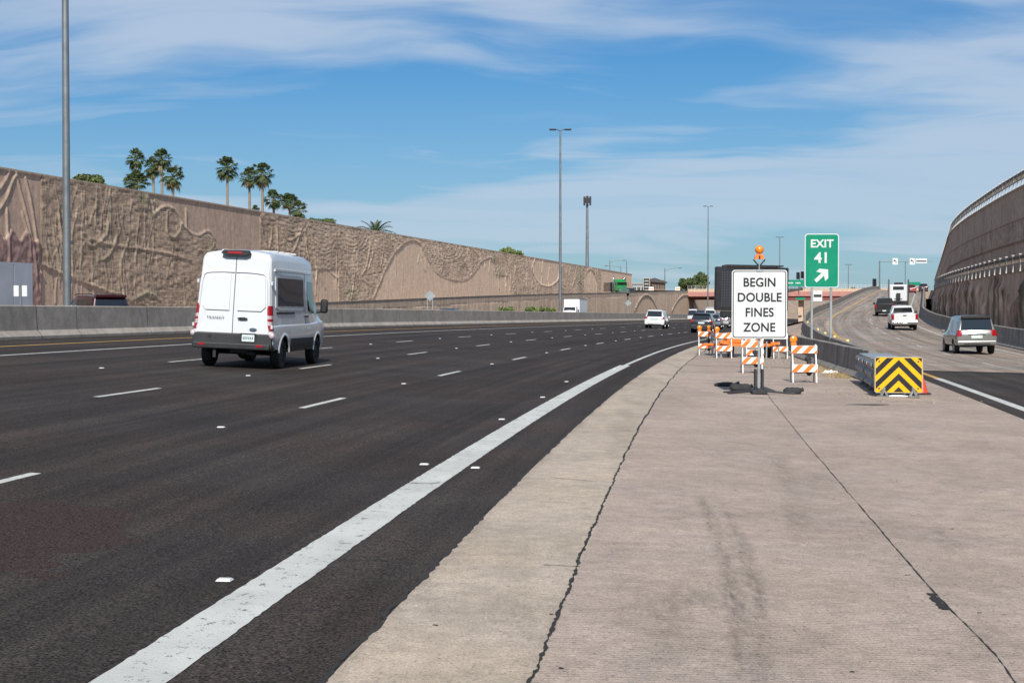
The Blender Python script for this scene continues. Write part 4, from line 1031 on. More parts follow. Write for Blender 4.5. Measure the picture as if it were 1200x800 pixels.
def suv(name, label, cat, loc, rz, roll, paint, L=4.75, hw=.95, H=1.75, glass_z=(1.12, 1.56), lamp='wrap', trim=None, group=None, kind='suv', wr=.36, lampz=(.92, 1.12), roofrack=True, g=.32):
    t = thing(name, label, cat, loc, rz, roll, group=group)
    if kind == 'suv':
        st = [(0, g + .08, 1.02, H - .07, hw - .03, hw - .24), (.15, g, 1.04, H - .03, hw, hw - .22), (1.0, g, 1.05, H, hw, hw - .20), (L * .52, g, 1.04, H, hw, hw - .20), (L * .62, g, 1.02, H - .10, hw, hw - .23), (L * .78, g, 1.0, 1.06, hw - .02, hw - .22), (L * .93, g + .02, .88, .92, hw - .08, hw - .3), (L, g + .1, .72, .76, hw - .2, hw - .4)]
    off = lambda z: .26 * max(0, (z - 1.0) / (H - 1.0)) + .04 * max(0, .7 - z)
    c = Car(st, off, rt=.13, cr=.03)
    c.body('body', paint, t, [(.95, wr, wr + .06), (L - .98, wr, wr + .06)], rr=.05)
    wheels(t, hw - .02, .95, L - .98, wr, .24)
    gw = hw - .26
    c.end('rear_window', [(-gw - .04, glass_z[0]), (gw + .04, glass_z[0]), (gw - .03, glass_z[1]), (-gw + .03, glass_z[1])], 'tinted_glass', t, t=.012)
    for sd in (-1, 1):
        m = MB(); P = []
        for z in np.linspace(lampz[0], lampz[1], 4):
            xo = c.sx(.12, z); P.append([(sd * (xo - .24), c.off(z) - .016, z), (sd * (xo - .06), c.off(z) - .018, z), (sd * (xo + .008), c.off(z) + .04, z), (sd * (xo + .014), c.off(z) + .22, z)])
        m.grid(P); m.build('tail_lamp', 'lamp_red', t, smooth=50)
    m = MB(); m.prism(rrect(-hw + .04, hw - .04, g + .06, .66, .07), -.06, .3); b_ = m.build('bumper', trim or paint, t); md = b_.modifiers.new('b', 'BEVEL'); md.width = .03; md.segments = 2
    m = MB(); m.prism(rrect(-.62, .62, g + .02, g + .12, .03), -.066, .2); m.build('lower_trim', 'black_plastic', t)
    m = MB(); m.prism(rrect(-.26, .26, .78, .93, .01), c.off(.85) - .02, .0); m.build('licence_plate', 'plate', t)
    m = MB(); m.prism(rrect(-.40, .40, .955, .985, .012), c.off(.97) - .025, .0); m.build('tailgate_trim', 'chrome', t)
    b = L * .80
    c.side('side_glass', [(.35, 1.12, 1.42), (.5, 1.10, H - .26), (1.2, 1.09, H - .2), (L * .5, 1.08, H - .2), (L * .62, 1.08, H - .28), (L * .73, 1.07, 1.22)], 'tinted_glass', t, t=.007, n=18)
    for y in (1.32, L * .44): c.side('pillar', [(y, 1.06, H - .18), (y + .06, 1.06, H - .18)], paint, t, t=.011, n=2)
    for y in (1.36, L * .45, L * .68): c.side('door_gap', [(y, .45, 1.07), (y + .01, .45, 1.07)], 'crack_black', t, t=.002, n=2)
    c.top('windscreen', L * .64, L * .775, hw - .26, hw - .22, 'tinted_glass', t)
    m = MB(); m.prism([(-gw, H - .10), (gw, H - .10), (gw - .05, H + .01), (-gw + .05, H + .01)], .08, .4); m.build('roof_spoiler', 'black_plastic' if paint == 'silver_paint' else paint, t)  # black on the silver SUV stands in for the dark reflection on its roof
    for sd in (-1, 1):
        m = MB(); m.box((sd * (hw + .10), L * .66, 1.10), (.20, .12, .15), ch=.04); m.build('side_mirror', paint, t)
        if roofrack: m = MB(); m.tube([(sd * (hw - .27), .6, H + .02), (sd * (hw - .27), .75, H + .06), (sd * (hw - .27), L * .55, H + .06), (sd * (hw - .27), L * .6, H + .0)], .018, 6); m.build('roof_rail', 'black_plastic', t)
    under(t, hw, L - .2, g - .06, g + .1)
    for sd in (-1, 1):
        m = MB(); m.prism([(sd * .45, .62), (sd * (hw - .22), .64), (sd * (hw - .2), .74), (sd * .5, .70)], L - .08, L + .01); m.build('headlamp', 'headlamp', t)
    return t
def ramp_place(off, Y):
    a = rp(off, Y); return (float(a[0]), float(a[1]), float(a[2]))
# silver SUV on the exit ramp
loc = ramp_place(1.50, 68.6); t = suv('suv', 'silver SUV with red tail lamps climbing the exit ramp beside the tall wall', 'suv', loc, hd(68, True) + R(2.0), R(-1.1), 'silver_paint', L=4.9, hw=.96, H=1.86, glass_z=(1.18, 1.70), lampz=(.90, 1.18), g=.42)
def pickup(name, label, cat, loc, rz, roll, pitch, paint, L=5.6, hw=.99, H=1.88, wr=.39, trim='chrome', lampmat='lamp_red', side=None):
    t = thing(name, label, cat, loc, rz, roll, pitch)
    g = .46; bed = 1.9; zt = 1.32
    st = [(0, g, 1.0, zt, hw - .03, hw - .06), (.1, g - .02, 1.0, zt, hw, hw - .05), (bed, g - .02, 1.0, zt, hw, hw - .05), (bed + .04, g - .02, 1.22, H - .04, hw, hw - .26), (bed + .2, g - .02, 1.22, H, hw, hw - .22),
          (L * .60, g - .02, 1.2, H, hw, hw - .22), (L * .70, g, 1.2, 1.60, hw, hw - .23), (L * .765, g, 1.16, 1.24, hw, hw - .2), (L * .95, g + .02, 1.05, 1.12, hw - .05, hw - .25), (L, g + .1, .98, 1.02, hw - .12, hw - .3)]
    c = Car(st, rt=.14, cr=.02)
    b = c.body('body', paint, t, [(1.05, wr, wr + .07), (L - 1.0, wr, wr + .07)], rr=.03)
    m = MB(); m.box((0, bed / 2 + .02, zt + .012), (hw * 2 - .28, bed - .16, .012)); m.build('bed_cover', 'black_plastic', t)
    wheels(t, hw - .02, 1.05, L - 1.0, wr, .27)
    c.end('tailgate', rrect(-hw + .19, hw - .19, .74, zt - .02, .03), paint, t, t=.022)
    m = MB(); m.prism(rrect(-.13, .13, 1.12, 1.20, .02), -.035, -.01); m.build('tailgate_handle', 'black_plastic', t)
    for sd in (-1, 1):
        m = MB(); P = [[(sd * (hw - .19), -.018, z), (sd * (hw - .04), -.018, z), (sd * (hw + .006), .03, z), (sd * (hw + .008), .12, z)] for z in (.84, .95, 1.1, 1.27)]
        m.grid(P); m.build('tail_lamp', lampmat, t, smooth=50)
        m = MB(); m.box((sd * (hw + .13), L * .66, 1.32), (.24, .12, .24), ch=.05); m.build('side_mirror', 'black_plastic', t)
    m = MB(); m.prism(rrect(-hw + .06, hw - .06, .50, .70, .05), -.16, .02); b_ = m.build('bumper', trim, t); md = b_.modifiers.new('b', 'BEVEL'); md.width = .02; md.segments = 2
    m = MB(); m.prism(rrect(-.18, .18, .53, .67, .01), -.172, -.15); m.build('licence_plate', 'plate', b_)
    cg = hw - .3
    m = MB(); m.prism([(-cg - .06, 1.36), (cg + .06, 1.36), (cg - .02, H - .14), (-cg + .02, H - .14)], bed - .012, bed + .06); m.build('rear_window', 'tinted_glass', t)
    c.side('side_glass', [(bed + .25, 1.28, H - .2), (L * .5, 1.26, H - .17), (L * .62, 1.25, H - .22), (L * .71, 1.24, 1.46)], 'tinted_glass', t, t=.007, n=14)
    for y in (bed + .2, L * .5, L * .68): c.side('door_gap', [(y, .62, 1.2), (y + .012, .62, 1.2)], 'crack_black', t, t=.002, n=2)
    c.top('windscreen', L * .62, L * .74, hw - .27, hw - .22, 'tinted_glass', t)
    under(t, hw, L - .2, g - .14, g + .05)
    return t
loc = ramp_place(1.9, 111); pickup('pickup_truck', 'white pickup truck with closed tailgate on the exit ramp', 'pickup', loc, hd(113, True) + R(1), R(-1.1), R(1.4), 'car_white')
loc = ramp_place(1.4, 150); pickup('pickup_truck', 'black pickup truck with maroon flank ahead of the white one on the ramp', 'pickup', loc, hd(152, True), R(-1.1), R(1.6), 'black_paint', trim='black_plastic')

# freeway traffic ahead
Y = 134; suv('suv', 'white SUV driving away alone in the right lanes of the freeway', 'suv', place(766.5, Y), hd(Y), R(2), 'car_white', L=4.7, hw=.95, H=1.74)
Y = 118; suv('suv', 'charcoal hatchback SUV nearest to the barricades in the right lane', 'suv', place(821.5, Y), hd(Y), R(1.5), 'charcoal_paint', L=4.5, hw=.93, H=1.66)
Y = 150; suv('car', 'blue grey car between the charcoal SUV and the silver crossover', 'car', place(834.5, Y), hd(Y), R(1.5), 'blue_grey_paint', L=4.5, hw=.92, H=1.55, glass_z=(1.08, 1.42))
Y = 165; suv('suv', 'pale silver crossover under the left edge of the black message board', 'suv', place(844.5, Y), hd(Y), R(1.5), 'grey_silver', L=4.7, hw=.95, H=1.75)
Y = 235; suv('van', 'far white van near the bridge behind the other right-lane cars', 'van', place(832, Y), hd(Y), R(1), 'car_white', L=5.2, hw=1.0, H=2.5, glass_z=(1.5, 2.0), roofrack=False)

def truck_box(t, y0, y1, hw, z0, z1, mat, rib=True, name='cargo_box'):
    m = MB(); m.box((0, (y0 + y1) / 2, (z0 + z1) / 2), (hw * 2, y1 - y0, z1 - z0), ch=.03); b = m.build(name, mat, t)
    if rib:
        m = MB()
        for sd in (-1, 1):
            for z in (z0 + .05, z1 - .05): m.box((sd * (hw + .012), (y0 + y1) / 2, z), (.03, y1 - y0, .10))
            for y in np.arange(y0 + .6, y1, 1.2): m.box((sd * (hw + .008), y, (z0 + z1) / 2), (.016, .05, z1 - z0 - .2))
        for y in (y0, y1):
            m.box((0, y, z1 - .06), (hw * 2, .04, .12)); m.box((0, y, z0 + .06), (hw * 2, .04, .12))
        m.build('box_frame', 'alloy' if mat != 'trailer_grey' else 'trailer_grey', b)
    return b
# box truck coming the other way
def box_truck(label, loc, rz, cabmat='car_white', boxmat='box_white', H=3.5, L=7.5, sidemat=None):
    t = thing('box_truck', label, 'truck', loc, rz)
    truck_box(t, 1.9, L, 1.15, .95, H, boxmat)
    st = [(0, .5, 1.2, 1.4, 1.0, .92), (.25, .42, 1.25, 1.75, 1.05, .95), (.55, .42, 1.25, 2.35, 1.05, .92), (.8, .42, 1.25, 2.5, 1.05, .92), (1.8, .42, 1.25, 2.5, 1.05, .92)]
    c = Car(st, lambda z: 0, rt=.12); c.body('cab', cabmat, t, [(.95, .42, .48)])
    m = MB(); m.add([(-.85, .22, 1.5), (.85, .22, 1.5), (.8, .50, 2.27), (-.8, .50, 2.27)], [(0, 1, 2, 3)]); m.v = [(a, b - .06, z_) for a, b, z_ in m.v]; m.build('windscreen', 'tinted_glass', t)
    c.side('side_glass', [(.85, 1.45, 2.2), (1.6, 1.45, 2.2)], 'tinted_glass', t, n=4)
    for sd in (-1, 1):
        m = MB(); m.box((sd * .82, -.01, .85), (.3, .06, .2), ch=.02); m.build('headlamp', 'headlamp', t)
        m = MB(); m.box((sd * 1.25, .5, 1.75), (.16, .1, .4), ch=.03); m.build('side_mirror', 'black_plastic', t)
    m = MB(); m.box((0, -.03, .6), (1.9, .12, .26), ch=.03); m.build('bumper', 'black_plastic', t)
    m = MB(); m.box((0, -.012, 1.05), (1.1, .05, .28), ch=.01); m.build('grille', 'black_plastic', t)
    wheels(t, 1.08, .95, L - 1.5, .42, .3); under(t, .9, L, .55, .95)
    return t
Y = 205.; X = (667 - 600) / 1667 * Y; box_truck('white box truck heading towards the camera beyond the median barrier', (X, Y, float(oppz(Y))), hd(Y) - .02, L=8.0, H=3.55)
# grey semi trailer at the far left, other carriageway
def trailer(label, loc, rz, L, mat, H=4.1):
    t = thing('semi_trailer', label, 'trailer', loc, rz)
    b = truck_box(t, 0, L, 1.3, 1.15, H, mat); m = MB()
    for sd in (-1, 1): m.box((sd * .64, -.012, (1.2 + H) / 2), (1.2, .02, H - 1.4))
    m.build('rear_doors', mat, b)
    for y in (1.4, 2.7, L - 1.6):
        for sd in (-1, 1): wheel(t, sd * 1.05, y, .5, .5, rim='alloy', spokes=5)
    m = MB(); m.box((0, L / 2, 1.05), (1.0, L - 1, .2)); m.box((0, .2, .75), (2.2, .1, .12)); m.box((0, .2, .95), (.1, .1, .4)); m.build('chassis', 'black_plastic', t)
    return t
Y = 72.; X = (38 - 600) / 1667 * Y; tr = trailer('plain grey semi trailer cut off by the left edge of the photo', (X - .95, Y, float(oppz(Y)) - .05), R(78), 14.0, 'trailer_grey', H=3.75); tr.rotation_euler = (0, 0, R(62))
Y = 63.; suv('suv', 'dark red SUV whose roof shows over the median barrier', 'suv', ((121 - 600) / 1667 * Y + 0.4, Y, float(oppz(Y)) + .16), R(36), 0, 'darkred_paint', L=4.7, hw=.97, H=1.78)
Y = 142.; suv('suv', 'dark SUV showing above the median barrier right of the van', 'suv', ((529 - 600) / 1667 * Y, Y + 4, float(oppz(Y)) - .15), hd(Y) + R(180), 0, 'charcoal_paint', L=4.7, hw=.97, H=1.85)
Y = 285.; suv('van', 'white van facing the camera by the far low wall', 'van', ((817 - 600) / 1667 * Y, Y + 5, float(oppz(Y))), hd(Y) + R(180), 0, 'car_white', L=5.4, hw=1.0, H=2.4, glass_z=(1.3, 2.0), roofrack=False)
Y = 278.; suv('suv', 'black SUV beside the far white van below the low wall', 'suv', ((826.5 - 600) / 1667 * Y, Y + 5, float(oppz(Y))), hd(Y) + R(180), 0, 'black_paint', L=5.2, hw=1.0, H=2.1, glass_z=(1.3, 1.8))
# green conventional truck tractor on the climbing left ramp
def tractor(label, loc, rz, mat, sleeper=True, rear=False):
    t = thing('truck_tractor', label, 'truck', loc, rz)
    # y runs forward; cab in front half
    hood = Car([(4.9, .75, 1.55, 1.95, .95, .8), (5.2, .7, 1.5, 1.9, .95, .75), (6.6, .65, 1.35, 1.7, .8, .62), (6.9, .7, 1.2, 1.5, .72, .55)], rt=.2, cr=.04)
    hood.L = 6.9
    m = MB(); rings = [hood.ring(y) for y in (4.9, 5.2, 6.6, 6.9)]; n = len(rings[0]); m.v = [q for r_ in rings for q in r_]
    for i in range(3):
        for k in range(n): m.f.append((i * n + k, i * n + (k + 1) % n, (i + 1) * n + (k + 1) % n, (i + 1) * n + k))
    m.f += [tuple(range(n)), tuple(3 * n + k for k in range(n))]; m.m = [0] * len(m.f); m.build('hood', mat, t, smooth=40)
    m = MB(); m.box((0, 4.1, 1.95), (2.1, 1.7, 1.9), ch=.12); m.build('cab', mat, t)
    m = MB(); m.box((0, 2.75, 2.0 if rear else 2.15), (2.15, 1.1, 2.1 if rear else 2.4), ch=.10); sl_ = m.build('sleeper', mat, t)
    m = MB(); m.box((0, 2.19, 2.62), (1.30, .03, .42), ch=.01); m.build('rear_window', 'tinted_glass', sl_)
    m = MB(); m.box((0, 4.97, 2.45), (1.9, .04, .6), ch=.01); m.build('windscreen', 'tinted_glass', t)
    m = MB(); m.box((0, 4.3, 2.45), (2.13, .8, .6), ch=.01); m.build('side_glass', 'tinted_glass', t)
    m = MB(); m.box((0, 6.93, 1.3), (.9, .06, .8), ch=.02); m.build('grille', 'chrome', t)
    m = MB(); m.box((0, 7.0, .65), (2.3, .2, .36), ch=.05); m.build('bumper', 'chrome', t)
    for sd in (-1, 1):
        m = MB(); m.tube([(sd * 1.17, 2.1, 1.0), (sd * 1.17, 2.1, 3.55), (sd * 1.17, 2.0, 3.7)], .09, 10); m.build('exhaust_stack', 'chrome', t, smooth=50)
        m = MB(); m.box((sd * 1.3, 4.8, 2.4), (.1, .14, .6), ch=.03); m.build('side_mirror', 'black_plastic', t)
        m = MB(); m.box((sd * .85, 6.75, 1.1), (.25, .2, .22), ch=.03); m.build('headlamp', 'headlamp', t)
        m = MB(); m.tube([(sd * .98, 2.3, .65), (sd * .98, 4.3, .65)], .3, 14); m.build('fuel_tank', 'chrome', t, smooth=50)
        m = MB(); m.box((sd * .62, .15, .62), (.4, .03, .3)); m.build('mud_flap', 'black_plastic', t)
    for y in (.9, 2.0, 5.9):
        for sd in (-1, 1): wheel(t, sd * (.98 if y < 3 else 1.03), y, .5, .5 if y < 3 else .3, rim='chrome', spokes=5)
    m = MB(); m.box((0, 3.4, .95), (.8, 6.6, .25)); m.lathe([(.001, 1.3), (.5, 1.3), (.5, 1.2), (.001, 1.2)], (0, 1.4, 0), 'z', 18); m.box((0, 2.0, 1.6), (.5, .15, .8)); m.build('chassis', 'black_plastic', t)
    if rear:
        m = MB(); m.box((0, 3.3, 3.2), (1.1, .5, .30), ch=.08); m.build('roof_fairing', 'black_plastic', t)
    return t
Y = 292.; tt = tractor('bright green truck tractor on top of the low tan wall', ((722 - 600) / 1667 * Y, Y, float(upz(Y)) + .05), hd(Y) + R(180 + 22), 'green_paint')
m = MB(); m.box((0, -3.2, 1.9), (2.4, 6.0, 1.9), ch=.05); m.build('dark_load', 'charcoal_paint', tt)
Y = 332.; suv('car', 'dark car beside the green truck on the upper ramp', 'car', ((742.5 - 600) / 1667 * Y, Y, float(upz(Y)) + .1), R(110), 0, 'charcoal_paint', L=4.6, hw=.92, H=1.5, glass_z=(1.05, 1.4), roofrack=False)
loc = ramp_place(2.3, 176); tractor('white truck tractor with twin chrome exhaust stacks ahead on the ramp', loc, hd(178, True), 'car_white', rear=True)
for i, (off, Y, pnt, lb) in enumerate([(3.0, 270, 'red_paint', 'red car with glowing lamps waiting near the top of the ramp'), (5.2, 290, 'darkred_paint', 'dark red car queued right of the red one at the ramp top')]):
    suv('car', lb, 'car', ramp_place(off, Y), hd(Y, True), 0, pnt, L=4.6, hw=.95, H=1.7, roofrack=False)
# ------------------------------------------------------------------ overpass
simple('galv', (.36, .39, .39), 0.42, .55, var=.12, scale=3); simple('pole_steel', (.20, .215, .22), 0.45, .5, var=.15, scale=1.5)
simple('fence_pale', (.55, .50, .44), 0.7, var=.1)
br = thing('overpass', 'pink and maroon girder bridge crossing the freeway with pale fence', 'bridge', (52.5, 392, 0), -math.atan(.222))
def bx(name, mats, parent, *boxes):
    m = MB()
    for b in boxes: m.box(b[0], b[1], None, b[2] if len(b) > 2 else 0)
    return m.build(name, mats, parent)
BL = 62
bx('deck', 'tan_concrete', br, ((BL / 2 - 4, 7, 7.1), (BL, 16, .4)))
bx('fascia_girder', 'pink_girder', br, ((BL / 2 - 4, -.8, 6.55), (BL, .5, 1.25)))
bx('lower_girder', 'maroon_girder', br, ((BL / 2 + 4, -.35, 5.4), (BL - 14, .5, 1.3)), ((BL / 2 - 4, -.2, 5.9), (BL, .4, 1.0)))
for k in range(6): bx('girder', 'maroon_girder', br, ((BL / 2 - 4, 1.5 + k * 2.5, 6.0), (BL, .5, 1.8)))
bx('parapet', 'tan_concrete', br, ((BL / 2 - 4, -.72, 7.55), (BL, .3, .75)))
fm = MB()
for k in range(60): fm.box((-4 + k * BL / 60, -.72, 8.4), (.06, .06, 1.0))
for z in (8.0, 8.4, 8.9): fm.box((BL / 2 - 4, -.72, z), (BL, .05, .05))
fm.build('fence', 'fence_pale', br)
for x in (8.5, 26.5):
    bx('pier', 'tan_concrete', br, ((x, 7, 1.7), (1.3, 11, 7.4)))
bx('abutment', 'tan_concrete', br, ((-6.2, 7, 2.5), (2, 16, 8.6))); bx('abutment', 'tan_concrete', br, ((50, 12, 2.5), (4, 8, 8.6)))
for x in (14, 20, 31): bx('bearing_cap', 'maroon_girder', br, ((x, 7, 4.95), (1.2, 12, .35)))

# ------------------------------------------------------------------ lamp posts and far masts
def tall_lamp(label, X, Y, z0, H, r0, r1, arms=True):
    t = thing('lamp_post', label, 'lamp post', (X, Y, z0))
    m = MB(); m.tube([(0, 0, 0), (0, 0, .25), (0, 0, H)], [r0 * 1.05, r0, r1], 16); m.build('pole', 'pole_steel', t, smooth=50)
    m = MB(); m.box((0, 0, .04), (r0 * 4.2, r0 * 4.2, .08)); 
    for a in (-1, 1):
        for b in (-1, 1): m.tube([(a * r0 * 1.6, b * r0 * 1.6, 0), (a * r0 * 1.6, b * r0 * 1.6, .2)], .025, 6)
    m.build('base_plate', 'galv', t)
    m = MB(); m.box((0, 0, -.62), (.5, .5, 1.22), ch=.04); m.build('pedestal', 'barrier_concrete', t)
    if arms:
        for sd in (-1, 1):
            m = MB(); m.tube([(0, 0, H - .1), (sd * .35, 0, H + .02), (sd * .5, 0, H + .03)], .04, 6); m.box((sd * .82, 0, H + .04), (.75, .38, .16), ch=.04); m.build('luminaire', 'grey_plastic', t)
    return t
def medY(px):                                        # where the line behind the median crosses this pixel column
    q = [(abs(float(fw(20.45, Y)[0]) / float(fw(20.45, Y)[1]) * 1667 + 600 - px), Y) for Y in np.arange(30, 400, .2)]; return float(fw(20.45, min(q)[1])[1])
Y0 = medY(78.8); tall_lamp('thick galvanised lamp post in the foreground whose top is out of frame', (78.8 - 600) / 1667 * Y0, Y0, 1.80, 19.5, .145, .10)
for Y, px, ytop, lb in [(medY(656.5), 656.5, 153, 'tall twin-head lamp post standing on the median right of the centre'), (medY(829.5), 829.5, 242, 'tall thin twin-head lamp post left of the black message board')]:
    X = (px - 600) / 1667 * Y; z0 = float(fwz(X, Y)) + 1.0; tall_lamp(lb, X, Y, z0, 1.75 + (365 - ytop) * Y / 1667 - z0, .17 if Y < 200 else .2, .09)
def far_mast(label, px, ytop, Y, z0, head='none', wid=.12, name='lamp_post', cat='lamp post'):
    X = (px - 600) / 1667 * Y; t = thing(name, label, cat, (X, Y, z0)); H = 1.75 + (365 - ytop) * Y / 1667 - z0
    m = MB(); m.tube([(0, 0, 0), (0, 0, H)], [wid * 1.3, wid * .8], 10); m.build('pole', 'pole_steel', t)
    if head == 'twin':
        for sd in (-1, 1): m = MB(); m.box((sd * .8, 0, H), (1.3, .35, .18)); m.build('luminaire', 'grey_plastic', t)
    elif head in ('right', 'left'):
        s_ = 1 if head == 'right' else -1; m = MB(); m.tube([(0, 0, H * .86), (s_ * .8, 0, H * .95), (s_ * 2.4, 0, H * .995), (s_ * 4.0, 0, H)], wid * .7, 8); m.build('arm', 'pole_steel', t, smooth=60)
        m = MB(); m.box((s_ * 4.4, 0, H), (.9, .3, .16), ch=.04); m.build('luminaire', 'grey_plastic', t)
    return t
far_mast('slim cobra-head street lamp behind the green truck, arm to the right', 714.5, 305, 420, 11., 'right')
far_mast('street lamp right of the slim one, arm reaching left, behind the relief wall', 727.5, 311.5, 430, 11., 'left')
far_mast('plain thin mast behind the far end of the relief wall', 734.2, 306, 420, 7.3, 'none', .14)
far_mast('street lamp with long curved arm between the shop building and the trees', 779, 314, 415, 7.3, 'right', .14)
far_mast('thin double-headed mast rising behind the orange warning lamp', 913.5, 278, 520, 7, 'twin', .17)
far_mast('thin mast just right of the green exit sign', 994, 310, 600, 7, 'twin', .17)
t = far_mast('tall cell tower mast with boxy antennas above the relief wall', 688, 236, 350, 11.0, 'none', .34, 'cell_tower', 'mast')
H = 1.75 + (365 - 236) * 350 / 1667 - 11
m = MB(); m.box((0, 0, H + .2), (1.2, 1.2, 1.2), ch=.1); m.tube([(0, 0, H - 1.2), (0, 0, H + 1.3)], .3, 8); m.build('antenna_drum', 'grey_plastic', t)
for k in range(3):
    a = 2.1 * k + .4; m = MB(); m.box((.85 * math.cos(a), .85 * math.sin(a), H + .1), (.45, .45, 2.2), ch=.05); m.build('antenna_panel', 'grey_plastic', t)

# ------------------------------------------------------------------ signs
simple('sign_white', (.62, .635, .62), 0.35, var=.03, scale=3); simple('sign_black', (.015, .015, .018), 0.4, var=.1); simple('sign_green', (.0, .225, .125), 0.35, var=.05, scale=2)
simple('sign_orange', (.85, .19, .03), 0.4, var=.06); simple('sign_yellow', (.78, .42, .004), 0.35, var=.05); simple('lens_orange', (.85, .24, .01), 0.2, coat=1.0, var=.15, scale=30)
simple('black_rubber', (.022, .022, .024), 0.6, var=.35, scale=10, bump=.01); simple('barricade_white', (.78, .77, .74), 0.5, var=.05); simple('cone_red', (.72, .06, .03), 0.5, var=.08)
simple('cloth_black', (.028, .028, .030), 0.8, var=.3, scale=7, bump=.02)
def warn_light(parent, x, z, y=0.0, r_=.095):
    m = MB(); m.lathe([(.001, -.06), (r_ * .7, -.055), (r_, -.03), (r_ * 1.02, 0), (r_, .03), (r_ * .7, .055), (.001, .06)], (x, y, z + r_ + .07), 'y', 22)
    l = m.build('warning_lamp', 'lens_orange', parent, smooth=40)
    m = MB(); m.box((x, y, z + .035), (.15, .11, .09), ch=.02); m.build('battery_case', 'sign_orange', l)
    return l
def panel(name, w_, h_, r_, mat, parent, loc, y=0.0, th=.006):
    m = MB(); m.prism([(a, b) for a, b in rrect(-w_ / 2, w_ / 2, -h_ / 2, h_ / 2, r_, 6)], y, y + th)
    o = m.build(name, mat, parent); o.location = loc; return o
# BEGIN DOUBLE FINES ZONE on a portable stand
Y = 31.6; X = (889.5 - 600) / 1667 * Y; gz = float(gorez(X, Y)); pm = Y / 1667
t = thing('work_zone_sign', 'white sign reading BEGIN DOUBLE FINES ZONE on a portable stand', 'sign', (X, Y, gz), R(-1.5))
zc = 1.75 + (365 - 356.5) * pm - gz; SW, SH = 64.5 * pm, 80.5 * pm
p0 = panel('sign_panel', SW, SH, .07, 'sign_white', t, (0, -.05, zc), 0, .004)
panel('border', SW - .045, SH - .045, .06, 'sign_black', p0, (0, -.0022, 0), 0, .002)
panel('face', SW - .085, SH - .085, .045, 'sign_white', p0, (0, -.0044, 0), 0, .002)
for k, s_ in enumerate(['BEGIN', 'DOUBLE', 'FINES', 'ZONE']):
    text_mesh('lettering', s_, .272, 'sign_black', p0, (0, -.008, .478 - .332 * k), xs=.93, bold=.006, ext=.001, spacing=1.03)
for dz in (SH / 2 - .02, -SH / 2 + .02):
    m = MB(); m.box((0, -.06, zc + dz), (.13, .02, .06), ch=.008); m.build('clamp', 'galv', t)
m = MB(); m.box((0, 0, 1.36), (.05, .05, 2.6)); m.build('mast', 'galv', t)
m = MB(); m.box((0, 0, .05), (.34, .34, .1), ch=.02); m.box((-.075, .0, .31), (.055, .14, .5), ch=.01); m.box((.075, 0, .31), (.055, .14, .5), ch=.01); m.box((0, 0, .08), (.1, .3, .12)); m.build('spring_base', 'black_rubber', t)
for a, L in ((197, .75), (160, .8), (-18, .8), (24, .6)):
    m = MB(); d_ = Vector((math.cos(R(a)), math.sin(R(a)), 0)); m.tube([d_ * .1 + Vector((0, 0, .07)), d_ * L + Vector((0, 0, .03))], .022, 6); m.build('stand_leg', 'sign_black', t)
zt_ = zc + SH / 2; m = MB(); m.tube([(0, 0, zt_ - .1), (0, 0, zt_ + .16)], .014, 6); m.build('lamp_stem', 'galv', t)
for sd in (-1, 1):
    m = MB(); m.tube([(sd * .02, 0, zt_ + .10), (sd * .13, 0, zt_ + .23)], .016, 6); m.build('flag_holder', 'sign_black', t)
m = MB(); m.prism([(-.10, zt_ + .24), (.10, zt_ + .24), (.095, zt_ + .31), (.05, zt_ + .35), (-.05, zt_ + .35), (-.095, zt_ + .31)], -.05, .05); m.box((0, -.056, zt_ + .275), (.035, .01, .08), mi=1); m.build('lamp_case', ['sign_orange', 'sign_black'], t)
m = MB(); m.ball((0, 0, zt_ + .45), .098, 10); m.build('warning_lamp', 'lens_orange', t, smooth=60)
def sandbag(label, X, Y, L, W_, H, rz, seed, base=0.0):
    rg = random.Random(seed); m = MB(); m.ball((0, 0, 0), 1, 12)
    vs = []
    for (x, y, z) in m.v:
        sx_ = math.copysign(abs(x) ** .7, x); sy_ = math.copysign(abs(y) ** .7, y); n_ = float(fbm(np.array(x * 2 + seed * 9), np.array(y * 2 + z), 3, seed)) - .5
        vs.append((sx_ * L / 2, sy_ * W_ / 2, max(0.0, (math.copysign(abs(z) ** .8, z) * .5 + .5) * H * (1 + n_ * .7) - .02)))
    m.v = vs; m.tube([(L * .42, 0, H * .5), (L * .56, .02, H * .62)], [.03, .05], 8); o = m.build('sandbag', 'cloth_black', smooth=60); o.location = (X, Y, float(gorez(X, Y)) + base); o.rotation_euler = (0, 0, R(rz))
    return tag(o, label, 'sandbag')
for i, (px, py, L, W_, H, rz, lb) in enumerate([(851, 455, .60, .26, .12, 12, 'flattened black sandbag lying furthest left of the sign base'), (868, 460.5, .50, .30, .20, 8, 'rounded black sandbag in front left of the sign base'), (929, 462.5, .42, .26, .17, -5, 'small black sandbag right of the sign base')]):
    X_, Y_ = gp(px, py, -.12); sandbag(lb, X_, Y_, L, W_, H, rz, i + 2)
